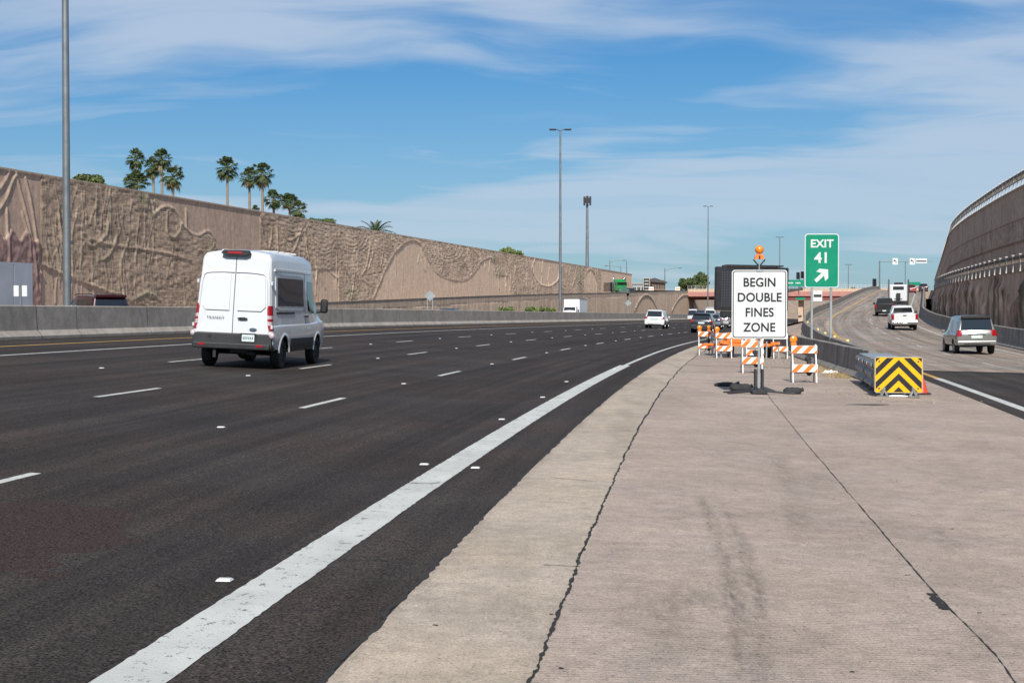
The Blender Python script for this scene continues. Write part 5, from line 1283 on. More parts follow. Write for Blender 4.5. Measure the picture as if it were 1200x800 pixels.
# EXIT 41
Y = 60.; X = (962.5 - 600) / 1667 * Y; pm = Y / 1667
t = thing('exit_sign', 'green EXIT 41 sign with white arrow on two posts in the gravel bank', 'sign', (X, Y, .2), R(-3))
zc = 1.75 + (365 - 305.5) * pm - .2; SW, SH = 39.5 * pm, 63 * pm
p0 = panel('sign_panel', SW, SH, .13, 'sign_white', t, (0, -.06, zc), 0, .005)
panel('green_face', SW - .07, SH - .07, .11, 'sign_green', p0, (0, -.0028, 0), 0, .003)
text_mesh('lettering', 'EXIT', .46, 'sign_white', p0, (0, -.006, SH / 2 - .43), xs=1.02, bold=.012, ext=.001)
text_mesh('number', '41', .62, 'sign_white', p0, (0, -.006, SH / 2 - 1.03), xs=1.02, bold=.014, ext=.001)
m = MB(); a = R(43); ca, sa = math.cos(a), math.sin(a)
arrow = [(-.36, -.075), (.06, -.075), (-.06, -.27), (.12, -.27), (.36, 0), (.12, .27), (-.06, .27), (.06, .075), (-.36, .075)]
arrow = [(x * ca - z * sa, x * sa + z * ca) for x, z in arrow]
m.prism(arrow, -.007, -.003); o = m.build('arrow', 'sign_white', p0); o.location = (0.0, 0, -SH / 2 + .52)
for sd in (-1, 1):
    m = MB(); m.box((sd * .40, 0, (zc + SH / 2) / 2 - .1), (.10, .07, zc + SH / 2 - .1), ch=.01); m.build('post', 'galv', t)
m = MB(); m.box((0, -.03, zc + .6), (SW - .2, .03, .06)); m.box((0, -.03, zc - .6), (SW - .2, .03, .06)); m.build('stiffener', 'galv', t)
# chevron crash cushion
simple('galv_dull', (.20, .205, .20), 0.5, .35, var=.25, scale=5); simple('galv_dark', (.10, .105, .10), 0.6, .2, var=.4, scale=6)
Yn = 31.6; Xn = (1053.2 - 600) / 1667 * Yn; gz = float(gorez(Xn, Yn)); pm = Yn / 1667
t = thing('crash_cushion', 'steel crash cushion with yellow and black chevron nose panel', 'crash cushion', (Xn, Yn, gz), -math.atan(.168))
CL = 6.6; zc = 1.75 + (365 - 439) * pm - gz; SW, SH = 53.5 * pm, 41 * pm
p0 = panel('chevron_panel', SW, SH, .05, 'sign_yellow', t, (0, -.07, zc), 0, .02)
panel('rim', SW + .035, SH + .035, .06, 'galv', p0, (0, .008, 0), 0, .018)
for k in range(-2, 4):
    a0 = .335 - .30 * k; m = MB()
    for sd in (-1, 1):
        z_a, z_b = a0, a0 - .155
        poly = [(0, z_a), (0, z_b), (sd * .7, z_b - .7), (sd * .7, z_a - .7)]
        for (A, B, C_) in ((1, 0, SW / 2 - .012), (-1, 0, SW / 2 - .012), (0, 1, SH / 2 - .012), (0, -1, SH / 2 - .012)):
            poly = clip_poly(poly, A, B, C_) if poly else []
        if len(poly) > 2: m.prism(poly, -.004, .0)
        if m.v and (k < 0 or sd > 0): m.build('black_chevron', 'sign_black', p0); m = MB()
for sx_ in (-.42, .42):
    for sz in (-.3, .3):
        m = MB(); m.lathe([(.001, -.006), (.022, -.005), (.022, 0)], (sx_, 0, sz), 'y', 10); m.build('bolt', 'galv_dark', p0)
def wbeam(x, sd, y0, y1, z0, nm, ht=.62):
    m = MB(); prof = [(0, 0), (.05, .05), (.05, .10), (-.02, .16), (-.02, .20), (.05, .26), (.05, .34), (-.02, .40), (-.02, .44), (.05, .50), (.05, .56), (0, .62)]
    m.grid([[(x + sd * a, y, z0 + b * ht / .62) for a, b in prof] for y in (y0, y1)]); return m.build(nm, 'galv_dull', t, fix=False)
nb = 5; seg = CL / nb
for k in range(nb):
    for sd in (-1, 1):
        wbeam(sd * (.40 + .012 * (k % 2)), sd, k * seg + .05, (k + 1) * seg + .25, .12, 'fender_panel')
        for z in (.20, .43, .66): m = MB(); m.box((sd * .47, k * seg + .14, z), (.02, .09, .07)); m.build('edge_tab', 'galv', t)
    m = MB(); m.box((0, (k + .5) * seg + .05, .765), (.74, seg - .16, .05), ch=.012); m.build('top_cover', 'galv', t)
    m = MB(); m.box((0, k * seg + .1, .44), (.74, .05, .62)); m.build('diaphragm', 'galv_dark', t)
    for sd in (-1, 1):
        m = MB(); m.box((sd * .36, k * seg + .1, .12), (.08, .10, .22)); m.box((sd * .36, k * seg + .1, .02), (.2, .22, .04)); m.build('support_leg', 'galv_dull', t)
m = MB(); m.box((0, CL / 2, .03), (.16, CL, .06)); m.box((.0, .2, .22), (.7, .3, .10)); m.build('ground_rail', 'galv_dark', t)
for sd in (-1, 1):
    m = MB(); m.tube([(sd * .28, -.02, .26), (sd * .38, -.14, .03)], .035, 6); m.tube([(sd * .36, -.02, .24), (sd * .24, -.12, .02)], .03, 6); m.box((sd * .33, -.12, .02), (.24, .16, .03)); m.build('front_strut', 'galv_dull', t)
def cone(label, X, Y, z, h=.45):
    t = thing('traffic_cone', label, 'traffic cone', (X, Y, z))
    m = MB(); m.lathe([(.14 * h / .45, .03), (.025, h), (.001, h)], (0, 0, 0), 'z', 18); m.build('cone_body', 'cone_red', t, smooth=50)
    m = MB(); m.box((0, 0, .015), (.34 * h / .45, .34 * h / .45, .03), ch=.01); m.build('base', 'black_rubber', t); return t
X_, Y_ = gp(1081, 463, -.18); cone('red-orange traffic cone behind the right edge of the chevron panel', (1079.5 - 600) / 1667 * 32.9, 32.9, float(gorez(8.9, 32.6)), .52)

# barricades ------------------------------------------------------------------
def barricade(label, px, py, Y=None, w_=.64, lamp='left', bag=True, rails=('s', 's'), rz=0.0, ht=1.0, z=None):
    zg = -.12
    for _ in range(6):
        X_, Y_ = gp(px, py, zg)
        zg = float(gorez(X_, Y_)) if Y_ < 47 else float(fwz(X_, Y_))
    t = thing('barricade', label, 'barricade', (X_, Y_, zg), R(rz), group='striped barricades standing on the gore')
    def rail(zc, y, kind, h=.205):
        m = MB(); m.box((0, y, zc), (w_ + .04, .03, h), ch=.006); r_ = m.build('rail', 'barricade_white', t)
        if kind == 's':
            for k in range(-3, 5):
                x0 = k * .305 - .06; poly = [(x0, -h / 2 + .004), (x0 + .15, -h / 2 + .004), (x0 + .15 + h * .92, h / 2 - .004), (x0 + h * .92, h / 2 - .004)]
                for A, B, C_ in ((1, 0, w_ / 2 + .012), (-1, 0, w_ / 2 + .012)): poly = clip_poly(poly, A, B, C_) if poly else []
                if len(poly) > 2:
                    q = MB(); q.prism(poly, y - .019, y - .0155); s_ = q.build('orange_stripe', 'sign_orange', r_); s_.location = (0, 0, zc)
        return r_
    yl = lambda z: -.02 + (ht - z) * -.16
    rail(ht - .13, yl(ht - .13) - .035, rails[0]); rail(ht - .62, yl(ht - .62) - .035, rails[1])
    for sd in (-1, 1):
        for fb in (-1, 1):
            m = MB(); x = sd * w_ / 2 * .96; y0 = fb * (.02 + ht * .16)
            a = Vector((x, fb * .02, ht)); b = Vector((x, y0, 0)); m.tube([b, a], .021, 5); m.build('leg', 'galv' if fb > 0 else 'barricade_white', t)
    m = MB(); m.tube([(-w_ / 2, -.1, .40), (w_ / 2, .08, .38)], .012, 5); m.tube([(-w_ / 2 * .9, .15, .25), (w_ / 2 * .9, .15, .25)], .015, 5); m.build('brace', 'galv_dark', t)
    if lamp: warn_light(t, (-.42 if lamp == 'left' else .42) * w_, ht - .03, 0)
    if bag:
        x = .22 * w_; m = MB(); m.ball((x, -.0, .32), .1, 8, sc=(.9, .8, 1.5)); m.ball((x - .02, .05, .62), .07, 8, sc=(1.3, .8, 1.1)); m.tube([(x, -.02, .3), (x - .01, .05, .66)], [.09, .03], 8); b_ = m.build('sandbag', 'cloth_black', smooth=60)
        b_.location = (X_, Y_ - .02, zg); b_.rotation_euler = (0, 0, R(rz)); tag(b_, 'black sandbag hanging inside the ' + label.split(' barricade')[0] + ' barricade', 'sandbag')
    return t
barricade('rightmost striped barricade with orange lamp beside the dark barrier', 942, 448, w_=.64)
barricade('nearest middle barricade partly behind the sign post', 881, 437, w_=.60, lamp=None)
barricade('second barricade from the left with one orange lamp', 848, 419.5, w_=.60, bag=False)
barricade('leftmost barricade with orange lamps at the road edge', 827, 416, w_=.60)
barricade('plain white topped barricade under the lower right sign corner', 914, 420, w_=.56, lamp=None, rails=('n', 's'), bag=False)
barricade('barricade half hidden behind the nearest middle one', 884, 424, w_=.62, lamp=None, bag=False, ht=.97)
barricade('turned barricade touching the left one with lamp', 833, 415, w_=.5, rz=60, bag=False)
# portable message board on an orange trailer
Y = 56.; X = (879.5 - 600) / 1667 * Y; pm = Y / 1667; gz = float(fwz(X, Y))
t = thing('message_board', 'large blank black message board on an orange trailer behind the white sign', 'message board', (X, Y, gz), R(2), roll=R(1.0))
BW, BH = 86 * pm, 51 * pm; zc = 1.75 + (365 - 338.5) * pm - gz
m = MB(); m.box((0, .1, zc), (BW, .28, BH), ch=.03); cb = m.build('cabinet', 'sign_black', t)
tt_ = new_mat('led_face'); ob = tt_.new('ShaderNodeTexCoord').outputs['Object']
s_ = tt_.new('ShaderNodeSeparateXYZ'); tt_.l.new(ob, s_.inputs[0])
gx = tt_.ramp(tt_.math('SINE', tt_.math('MULTIPLY', s_.outputs[0], 62)), .1, .9); gz_ = tt_.ramp(tt_.math('SINE', tt_.math('MULTIPLY', s_.outputs[2], 62)), .1, .9)
nn = tt_.ramp(tt_.noise(ob, 2.5, 5, .7), .5, .75); tt_.l.new(tt_.mix(tt_.math('MULTIPLY', gx, gz_), (.022, .022, .027), (.085, .08, .075)), tt_.b.inputs['Base Color']); tt_.b.inputs['Roughness'].default_value = .35
m = MB(); m.box((.06, -.045, zc - .02), (BW - .34, .02, BH - .28)); m.build('display', 'led_face', cb)
m = MB(); m.box((.1, .45, zc + BH / 2 + .06), (BW * .78, 1.1, .05)); m.build('solar_panel', 'sign_black', t)
m = MB(); m.box((0, .1, (zc - BH / 2 + .5) / 2 + .2), (.16, .16, zc - BH / 2 - .3)); m.box((-.5, .1, zc - BH / 2 - .15), (1.4, .3, .26), ch=.03); m.build('lift_mast', 'sign_black', t)
m = MB()
for z0 in (.52,): m.box((0, .2, z0), (2.0, .12, .12)); m.box((0, 1.5, z0), (2.0, .12, .12)); m.box((-.95, .85, z0), (.12, 1.4, .12)); m.box((.95, .85, z0), (.12, 1.4, .12)); m.tube([(-.9, .2, z0), (-1.9, -.1, z0 - .02)], .06, 6)
m.build('trailer_frame', 'sign_orange', t)
for x in (-.6, .55):
    m = MB(); m.box((x, .7, .78), (.55, .9, .42), ch=.04); m.build('battery_box', 'sign_orange' if x < 0 else 'sign_black', t)
for sd in (-1, 1):
    wheel(t, sd * .75 + .1, .8, .33, .2, rim='barricade_white', spokes=5)
    m = MB(); m.prism([(.75 * sd + .1 - .16, .62), (.75 * sd + .1 - .14, .72), (.75 * sd + .26, .72), (.75 * sd + .26, .62)], .4, 1.2); m.build('mudguard', 'sign_black', t)
for x in (-1.15, -.2, .62, 1.1):
    m = MB(); m.box((x, -.05 if x > 0 else .1, .34), (.055, .055, .66)); m.box((x, -.05 if x > 0 else .1, .012), (.16, .16, .02)); m.build('jack', 'galv', t)
for x, z in ((-1.05, .62), (.95, .6)):
    m = MB(); m.box((x, -.1, z), (.36, .1, .10)); m.build('outrigger', 'sign_orange', t)

# small signs, opposing side and crossing ---------------------------------------
def post_sign(name, label, cat, px, py, Y, w_, h_, mat, posts=(0,), z0=0.0, diamond=False, rz=0.0, band=None):
    X = (px - 600) / 1667 * Y; zc = 1.75 + (365 - py) * Y / 1667 - z0
    t = thing(name, label, cat, (X, Y, z0), rz)
    m = MB()
    if diamond: m.prism([(0, -h_ / 2), (w_ / 2, 0), (0, h_ / 2), (-w_ / 2, 0)], -.06, -.04)
    else: m.prism(rrect(-w_ / 2, w_ / 2, -h_ / 2, h_ / 2, min(w_, h_) * .06), -.06, -.04)
    o = m.build('sign_panel', mat, t); o.location = (0, 0, zc)
    for x in posts: m = MB(); m.box((x, 0, (zc + h_ * .3) / 2), (.07, .07, zc + h_ * .3)); m.build('post', 'galv', t)
    if band:
        m = MB(); m.box((0, -.066, zc), (w_ * .85, .01, h_ * .25)); m.build('band', band, t)
    return t
post_sign('warning_sign', 'grey back of a diamond sign on two posts beyond the median', 'sign', 504, 346.5, 150, 1.15, 1.15, 'galv', (-.27, .27), .5, True)
post_sign('warning_sign', 'small diamond sign in front of the low wall left of the first arch', 'sign', 736, 355, 255, 1.2, 1.2, 'galv', (0,), .2, True)
for i, dx in enumerate((-.19, .19)):
    pass
t = thing('object_marker', 'pair of pale marker plates on a thin post in front of the grey trailer', 'sign', ((24.5 - 600) / 1667 * 55, 55, .6))
m = MB(); m.box((0, 0, .75), (.05, .05, 2.6)); m.build('post', 'pole_steel', t)
for dx in (-.16, .16):
    m = MB(); m.box((dx, -.04, 2.55 - .6 + .0), (.2, .02, .42)); m.build('marker_plate', 'sign_white', t)
post_sign('street_name_sign', 'green road name sign with white letters over the overpass', 'sign', 932, 331.5, 384, 4.6, 1.7, 'sign_green', (-1.6,), 7.3)
m = MB()
for k, x in enumerate((-1.8, -1.45, -1.1, -.75, .15, .5, .85, 1.2)): m.box((x, -.075, 1.75 + (365 - 331.5) * 384 / 1667 - 7.3), (.22, .01, .42))
m.build('lettering', 'sign_white', bpy.data.objects['street_name_sign'])
post_sign('clearance_sign', 'small green plate fixed on the maroon bridge girder', 'sign', 938, 349.8, 382, 2.6, .6, 'sign_green', (), 0)
post_sign('lane_sign', 'small white sign seen between the exit sign posts', 'sign', 958, 346.5, 250, 1.6, 1.9, 'sign_white', (0,), .8, band='grey_plastic')
post_sign('lane_sign', 'round grey plate with dark square above it beside the green truck', 'sign', 731.5, 332.5, 300, .95, .95, 'galv', (0,), 5.2)
m = MB(); m.prism(rrect(-.3, .3, -.32, .32, .04), -.06, -.03); o = m.build('dark_plate', 'sign_black', bpy.data.objects['lane_sign.001']); o.location = (0, 0, 1.75 + (365 - 327.5) * 300 / 1667 - 5.2)
for px, lb in ((763, 'small orange and white roadwork sign left on the crossing road'), (794, 'orange and white roadwork sign near the trees by the overpass'), (938, 'orange-white roadwork sign on the overpass left of the exit posts')):
    post_sign('roadwork_sign', lb, 'sign', px, 338.5, 386, 1.3, 1.1, 'barricade_white', (0,), 7.3, band='sign_orange')
# traffic signals and the gantry arm at the ramp top
def signal(label, px, py, Y, z0):
    X = (px - 600) / 1667 * Y; zc = 1.75 + (365 - py) * Y / 1667 - z0
    t = thing('traffic_signal', label, 'traffic light', (X, Y, z0))
    m = MB(); m.box((0, 0, zc), (.9, .4, 1.9), ch=.08); h_ = m.build('signal_head', 'sign_black', t)
    for k in range(3): m = MB(); m.lathe([(.17, -.3), (.19, -.2), (.001, -.2)], (0, 0, zc + .55 - .55 * k), 'y', 12); m.build('lens_hood', 'grey_plastic', h_)
    m = MB(); m.tube([(.45, .1, 0), (.45, .1, zc + .4)], .1, 8); m.tube([(.45, .1, zc + .2), (0, 0, zc + .2)], .05, 6); m.build('pole', 'pole_steel', t); return t
signal('black traffic light left of the chrome-stacked tractor at the ramp top', 1024.5, 331, 345, 7.2)
signal('black traffic light beside the green exit sign over the bridge', 935, 323, 384, 7.3)
signal('small traffic light mast on the bridge left of the exit sign', 940, 322, 388, 7.3)
Y = 352.; X = (1030.5 - 600) / 1667 * Y; k_ = Y / 1667; H = 1.75 + (365 - 306.5) * k_ - 7.2
t = thing('signal_gantry', 'long mast arm over the ramp top carrying white turn signs', 'gantry', (X, Y, 7.2))
m = MB(); m.tube([(0, 0, 0), (0, 0, H + .2)], [.2, .15], 10); m.build('pole', 'pole_steel', t); m = MB(); m.tube([(0, 0, H), (13.2, 0, H + .1)], [.12, .07], 8); m.build('arm', 'pole_steel', t)
m = MB(); m.tube([(6.5, .5, 0), (6.5, .5, H)], .1, 8); m.build('second_pole', 'pole_steel', t)
for px in (1048.5, 1068.5):
    x = (px - 1030.5) * k_; m = MB(); m.prism(rrect(x - .65, x + .65, H - .75, H + .85, .08), -.2, -.16); pn = m.build('turn_sign', 'sign_white', t)
    m = MB(); m.tube([(x + .2, -.21, H - .4), (x + .2, -.21, H), (x + .1, -.21, H + .2), (x - .2, -.21, H + .25)], .08, 6); m.add([(x - .5, -.22, H + .25), (x - .12, -.22, H + .52), (x - .12, -.22, H - .02)], [(0, 1, 2)]); m.build('arrow', 'sign_black', pn)
x = 48.5 * k_; m = MB(); m.prism(rrect(x - 1.4, x + 1.4, H - .4, H + .75, .08), -.2, -.16); pn = m.build('name_plate', 'sign_white', t); m = MB(); m.box((x, -.21, H + .1), (2.5, .01, .3)); m.build('band', 'sign_black', pn)
post_sign('guide_sign', 'green guide sign above the red cars at the ramp top', 'sign', 1071.5, 332.5, 362, 2.9, .9, 'sign_green', (0,), 7.2)
simple('delineator_white', (.75, .74, .70), .5); simple('tab_yellow', (.75, .60, .16), .5)
t = thing('delineator', 'short white marker post in front of the dark bridge opening', 'post', ((942.3 - 600) / 1667 * 200, 200, float(fwz(39, 200)) + .05)); m = MB(); m.box((0, 0, .6), (.14, .1, 1.25)); m.build('marker_post', 'delineator_white', t)
# yellow reflector tabs on top of the ramp barrier
for k, q in enumerate((51.5, 60.5, 69.5, 78.5, 87.5, 96.5)):
    a = rp(-5.6, q); m = MB(); m.box((0, 0, .06), (.11, .04, .13), ch=.01); o = m.build('barrier_reflector', 'tab_yellow'); o.location = (float(a[0]), float(a[1]), float(a[2]) + .78)
    tag(o, 'small yellow reflector tab standing on the curved ramp barrier', 'reflector', 'yellow tabs along the ramp barrier')

# ------------------------------------------------------------------ buildings beyond
simple('brick_brown', (.20, .13, .10), .85, var=.15); simple('roof_dark', (.06, .055, .055), .7); simple('stucco_grey', (.30, .31, .32), .8); simple('stucco_tan', (.42, .34, .26), .8)
def building(label, px0, px1, ytop, Y, dep, mat, roofmat, nwin=4, gable=False, z0=7.3):
    x0 = (px0 - 600) / 1667 * Y; x1 = (px1 - 600) / 1667 * Y; H = 1.75 + (365 - ytop) * Y / 1667 - z0; w_ = x1 - x0
    t = thing('building', label, 'building', (x0, Y, z0))
    m = MB(); m.box((w_ / 2, dep / 2, H * .42), (w_, dep, H * .84)); m.build('wall', mat, t)
    m = MB()
    if gable: m.prism([(-.5, H * .72), (w_ + .5, H * .62), (w_ + .5, H * .70), (w_ * .18, H), (-.5, H * .9)], -.8, dep)
    else: m.box((w_ / 2, dep / 2, H * .92), (w_ + .6, dep + .6, H * .16))
    m.build('roof', roofmat, t)
    for k in range(nwin):
        m = MB(); xc = w_ * (k + .5) / nwin; m.box((xc, -.02, H * .36), (w_ / nwin * .6, .06, H * .3)); wn = m.build('window', 'tinted_glass', t); m = MB(); m.box((xc, -.05, H * .36), (.08, .04, H * .3)); m.box((xc, -.05, H * .19), (w_ / nwin * .68, .08, .08)); m.build('frame', 'stucco_tan', wn)
    return t
building('brown brick shop building with dark sloped roof behind the price sign', 764, 779.5, 325.5, 400, 14, 'brick_brown', 'roof_dark', 4, True)
building('low grey building between the dark car and the price sign', 741, 756, 331, 412, 10, 'stucco_grey', 'stucco_grey', 3)
Y = 396.; t = thing('price_sign', 'dark fuel station price sign with four pale number rows', 'sign', ((757.5 - 600) / 1667 * Y, Y, 7.3)); H = 1.75 + (365 - 325.5) * Y / 1667 - 7.3
m = MB(); m.box((0, 0, H / 2), (1.9, .5, H), ch=.05); m.build('frame', 'stucco_tan', t); m = MB(); m.box((0, -.27, H / 2 + .1), (1.5, .06, H - .6)); pp = m.build('panel', 'sign_black', t)
for k in range(4):
    m = MB()
    for j in range(4): m.box((-.42 + .28 * j, -.31, H - .85 - k * .85), (.16, .02, .32))
    m.build('price_row', 'sign_white', pp)

# ------------------------------------------------------------------ palms, trees, shrubs
def leafmat(name, c1, c2, sc=1.0):
    t = new_mat(name); ob = t.new('ShaderNodeTexCoord').outputs['Object']; t.l.new(t.mix(t.ramp(t.noise(ob, sc, 4, .7), .35, .65), c1, c2), t.b.inputs['Base Color'])
    t.b.inputs['Roughness'].default_value = .55; t.b.inputs['Specular IOR Level'].default_value = .35
leafmat('palm_leaf', (.028, .050, .016), (.085, .110, .032), 1.5); leafmat('palm_dry', (.20, .145, .07), (.13, .12, .05), 2)
leafmat('tree_leaf', (.045, .075, .025), (.10, .125, .04), .6); leafmat('tree_leaf_light', (.10, .15, .04), (.17, .19, .06), .6)
simple('palm_trunk', (.24, .19, .145), .9, var=.25, scale=4, bump=.05); simple('bark', (.13, .10, .075), .9, var=.3, bump=.04)
def palm(label, px, py, rpx, Y, z0, seed, low=False, dry=6):
    rg = random.Random(seed); X = (px - 600) / 1667 * Y; zc = 1.75 + (365 - py) * Y / 1667 - z0; r_ = rpx * Y / 1667
    t = thing('palm_tree', label, 'palm tree', (X, Y, z0), rg.uniform(0, 6), group=None)
    m = MB(); n = 12; bend = rg.uniform(-.25, .25); pts = [(bend * math.sin(3.1 * k / n), 0, zc * k / n) for k in range(n + 1)]
    m.tube(pts, [.30 - .10 * k / n + (.14 if k == 0 else 0) for k in range(n + 1)], 10); m.build('trunk', 'palm_trunk', t, smooth=60)
    m = MB(); md = MB()
    N = 62 if not low else 70
    for k in range(N):
        az = rg.uniform(0, 6.283); u = (k + .5) / N; el = R(82 - 150 * u ** 1.0 + rg.uniform(-8, 8)) if not low else R(75 - 95 * u + rg.uniform(-8, 8))
        L = r_ * rg.uniform(.52, .78); d_ = Vector((math.cos(az) * math.cos(el), math.sin(az) * math.cos(el), math.sin(el))); base = Vector((0, 0, zc + rg.uniform(-.3, .2)))
        sidev = Vector((-math.sin(az), math.cos(az), 0)); tip = base + d_ * L; up = sidev.cross(d_).normalized()
        tgt = md if (u > 1 - dry / 40.0 and rg.random() < .75) else m
        tgt.tube([base, base + d_ * L * .5 , tip], [.03, .025, .02], 3, cap=False)
        nb = 15; fr = r_ * rg.uniform(.42, .58)
        for j in range(nb):
            a = R(-88 + 176 * j / (nb - 1)) + rg.uniform(-.06, .06); dirv = (d_ * math.cos(a) + sidev * math.sin(a)).normalized(); l = fr * (.72 + .28 * math.cos(a)) * rg.uniform(.85, 1.1)
            wv = (d_ * -math.sin(a) + sidev * math.cos(a)).normalized() * fr * .075; mid = tip + dirv * l * .6 + up * .02; end = tip + dirv * l + Vector((0, 0, -l * rg.uniform(.25, .6)))
            tgt.add([tip, mid - wv, end, mid + wv], [(0, 1, 2, 3)])
    m.build('crown', 'palm_leaf', t, fix=False)
    if md.v: md.build('dry_fronds', 'palm_dry', t, fix=False)
    return t
PL = [(160, 186, 12, 250, 'palm highest and leftmost of the left palm cluster', 0), (161, 214, 15, 215, 'low wide palm below the leftmost one just over the wall edge', 0), (180, 197, 11, 262, 'slim palm third from left in the left cluster', 2),
      (190, 187, 13, 248, 'tall palm at the top middle of the left cluster', 2), (203.5, 207, 14, 235, 'palm with dry yellow fronds at the right of the left cluster', 9), (267, 197, 13.5, 255, 'lone tall palm standing between the two clusters', 3),
      (293, 208, 12, 262, 'palm with brown hanging fronds left of the tallest in the right cluster', 8), (308, 204, 14, 252, 'tallest palm of the right cluster', 4), (320.5, 233, 11, 262, 'short palm right of the tallest in the right cluster', 2),
      (340, 238, 12, 270, 'bushy palm near the right end of the right cluster', 2), (350, 246, 11, 280, 'lowest and rightmost palm of the right cluster', 4), (300, 246, 5, 240, 'tiny palm top poking over the wall beneath the right cluster', 0)]
for i, (px, py, rr_, Y, lb, dry) in enumerate(PL): palm(lb, px, py, rr_, Y, 11.0, 40 + i, low=(i in (1, 9)), dry=dry)
def tree(label, px, py, wpx, hpx, Y, z0, seed, mat='tree_leaf', n=2600, ls=.28, name='tree'):
    rg = random.Random(seed); X = (px - 600) / 1667 * Y; k = Y / 1667; zc = 1.75 + (365 - py) * k - z0; rx = wpx / 2 * k; rz = hpx / 2 * k
    t = thing(name, label, 'tree' if name == 'tree' else 'shrub', (X, Y, z0)); m = MB(); lf = MB()
    m.tube([(0, 0, 0), (.1, 0, zc * .5), (0, .1, zc)], [.25 * min(1, rx / 2), .18 * min(1, rx / 2), .08], 8)
    cl_ = []
    for j in range(max(8, int(14))):
        a = rg.uniform(0, 6.28); q = rg.uniform(.15, .82); e = rg.uniform(-.6, .8); c = Vector((rx * q * math.cos(a), rx * .8 * q * math.sin(a), zc + rz * e * (1 - q * .4)))
        cl_.append((c, rg.uniform(.28, .5))); m.tube([(0, 0, zc * .6), c * .6 + Vector((0, 0, zc * .35)), c], [.1, .06, .02], 5)
    for j in range(n):
        c, s_ = rg.choice(cl_); v = Vector((rg.gauss(0, 1), rg.gauss(0, 1), rg.gauss(0, 1))); v = v.normalized() * (rg.random() ** .4)
        q = c + Vector((v.x * rx * s_, v.y * rx * s_, v.z * rz * s_ * 1.1)); a = Vector((rg.gauss(0, 1), rg.gauss(0, 1), rg.gauss(0, 1))).normalized() * ls * rg.uniform(.6, 1.2); b = a.orthogonal().normalized() * ls * .6
        lf.add([q - a, q + b, q + a, q - b], [(0, 1, 2, 3)])
    m.build('trunk', 'bark', t); lf.build('crown', mat, t, fix=False); return t
tree('dense round dark tree behind the wall near the foreground lamp post', 103, 215, 42, 20, 200, 11, 1, n=3000, ls=.32)
tree('bushy tree top behind the wall right of the palm clusters', 378, 262, 34, 13, 260, 11, 2, n=1600, ls=.3); tree('narrow green tree top over the wall beside the last palm', 366, 260, 16, 10, 270, 11, 12, n=700, ls=.3)
tree('light green tree poking over the wall left of the second lamp post', 596, 296, 20, 12, 330, 11, 3, 'tree_leaf_light', n=1400, ls=.32); tree('smaller light green tree right behind the other one over the wall', 606, 298, 16, 8, 335, 11, 13, 'tree_leaf_light', n=800, ls=.3)
tree('round olive tree left of the overpass', 804, 334, 24, 16, 440, 7.3, 4, n=2600, ls=.36); tree('taller dark tree between the olive tree and the message board', 821, 331, 22, 22, 470, 7.3, 5, n=2800, ls=.38)
for i, (px, lb) in enumerate([(796, 'small tree at the left foot of the round olive tree'), (1000, 'far scrub tree right of the exit sign'), (1012, 'far low scrub by the ramp top')]): tree(lb, px, 341 if px > 900 else 339, 12, 8, 480, 6, 20 + i, n=500, ls=.35)
for i, (px, Y, lb) in enumerate([(594, 178, 'low green shrub over the median right of the diamond sign'), (623, 186, 'low green shrub left of the second lamp post'), (633, 188, 'third low shrub nearest to the second lamp post'), (645, 190, 'small shrub at the foot of the second lamp post')]):
    tree(lb, px, 364, 20 if i < 2 else 12, 9, Y, float(oppz(Y)), 30 + i, 'tree_leaf_light', n=900, ls=.14, name='shrub')
# feather palm low over the wall
X = (440 - 600) / 1667 * 235; t = thing('date_palm', 'spreading feather-leaved palm crown just above the wall top', 'palm tree', (X, 235, 11)); rg = random.Random(3); m = MB(); zc = 1.75 + (365 - 272) * 235 / 1667 - 11 - .6
q = MB(); q.tube([(0, 0, 0), (0, 0, zc)], [.4, .35], 10); q.build('trunk', 'palm_trunk', t)
for k in range(44):
    az = rg.uniform(0, 6.28); el = R(rg.uniform(8, 75)); L = rg.uniform(3.0, 4.0); prev = Vector((0, 0, zc)); d_ = Vector((math.cos(az) * math.cos(el), math.sin(az) * math.cos(el), math.sin(el))); sidev = Vector((-math.sin(az), math.cos(az), 0))
    for j in range(12):
        nx = prev + d_ * L / 12; d_ = (d_ + Vector((0, 0, -.13))).normalized(); ll = .55 * math.sin(3.14 * (j + 1.5) / 14)
        for sd in (-1, 1): m.add([prev, prev + sidev * sd * ll + d_ * .35 + Vector((0, 0, -.12)), nx], [(0, 1, 2)])
        prev = nx
m.build('crown', 'palm_leaf', t, fix=False)

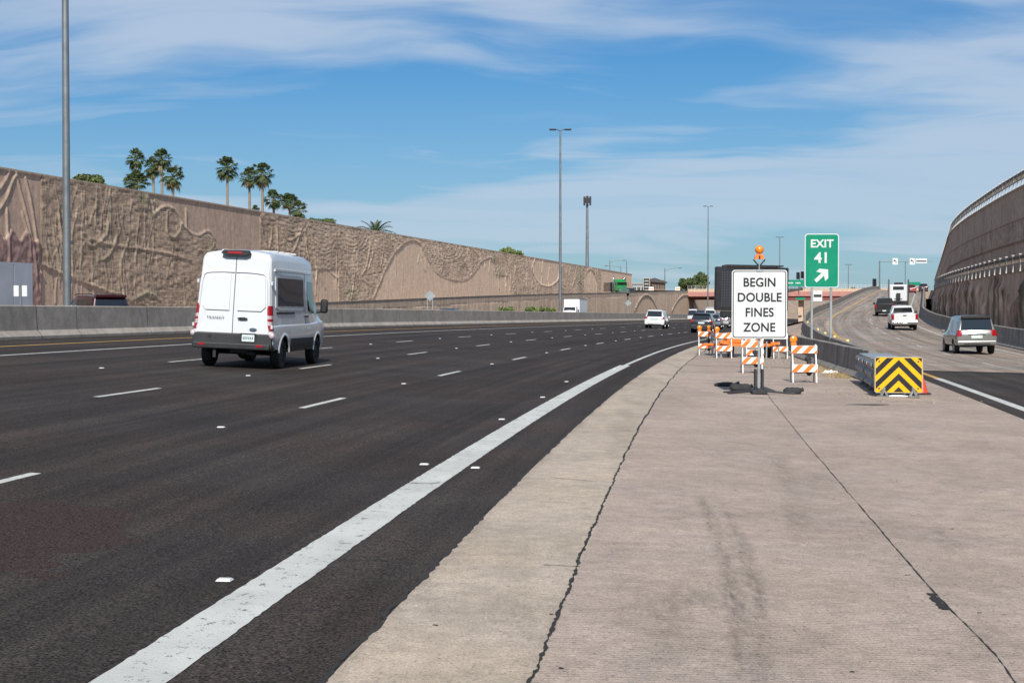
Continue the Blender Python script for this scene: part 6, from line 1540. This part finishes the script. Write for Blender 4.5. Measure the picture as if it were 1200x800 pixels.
# ------------------------------------------------------------------ litter and dry weeds by the barrier
simple('stone', (.32, .26, .21), .9, var=.25); simple('paper_white', (.7, .7, .68), .8)
m = MB(); rg = random.Random(9)
for i in range(420):
    q = rg.uniform(39, 60); x = float(fbarX(q)) - .5 - abs(rg.gauss(0, .8)); s_ = rg.uniform(.008, .04)
    if i < 60: q = rg.uniform(29.5, 34); x = rg.uniform(7.3, 10.2)
    m.box((x, q, float(gorez(x, min(q, 47)) if q < 47 else fwz(x, q)) + s_ * .3), (s_ * rg.uniform(1, 2.4), s_ * 1.3, s_), Matrix.Rotation(rg.uniform(0, 3), 3, 'Z'))
o = m.build('gravel_litter', 'stone', fix=False); tag(o, 'loose stones and grit strewn along the foot of the barrier', 'gravel', kind='stuff')
m = MB()
for i in range(1500):
    q = rg.uniform(40, 50); x = float(fbarX(q)) - .45 + (q - 42) * .0 - .12 - abs(rg.gauss(0, .28)); a = rg.uniform(0, 6.28); h_ = rg.uniform(.04, .17); z = float(gorez(x, min(q, 47)))
    m.add([(x, q, z), (x + .012, q, z), (x + .1 * math.cos(a), q + .1 * math.sin(a), z + h_)], [(0, 1, 2)])
simple('dry_weed', (.30, .22, .11), .9, var=.3); o = m.build('dry_weeds', 'dry_weed', fix=False); tag(o, 'dry brown weeds growing at the barrier foot', 'weeds', kind='stuff')
def scrap(name, label, cat, X, Y, pts, w_, h_, mat):
    m = MB(); m.tube([(a, b, h_) for a, b in pts], [w_ * .4] + [w_] * (len(pts) - 2) + [w_ * .3], 6); m.v = [(a, b, max(.003, c)) for a, b, c in m.v]; o = m.build(name, mat, smooth=60); o.location = (X, Y, float(gorez(X, min(Y, 47)))); tag(o, label, cat); return o
X_, Y_ = gp(973, 439, -.15); m = MB(); m.ball((0, 0, .05), 1, 9, sc=(.2, .13, .06)); m.v = [(a * (1 + .35 * math.sin(b * 40)), b, max(0, c * (1 + .4 * math.sin(a * 50)))) for a, b, c in m.v]; m.ball((.18, .03, .03), 1, 7, sc=(.11, .07, .035))
o = m.build('litter_bag', 'paper_white'); o.location = (X_, Y_, float(gorez(X_, Y_))); tag(o, 'crumpled white plastic scrap lying at the foot of the dark barrier', 'litter')
X_, Y_ = gp(1020, 476, -.15); scrap('rubber_strip', 'thin dark strip of debris on the concrete in front of the cushion', 'debris', X_, Y_, [(-.5, 0), (-.2, .02), (.1, -.03), (.4, .06)], .02, .01, 'black_rubber')
X_, Y_ = gp(1052, 467, -.18); scrap('cement_scrap', 'pale flattened scrap between the feet of the cushion', 'debris', X_, Y_, [(-.3, 0), (-.1, .03), (.1, -.02), (.3, .02)], .04, .015, 'paper_white')
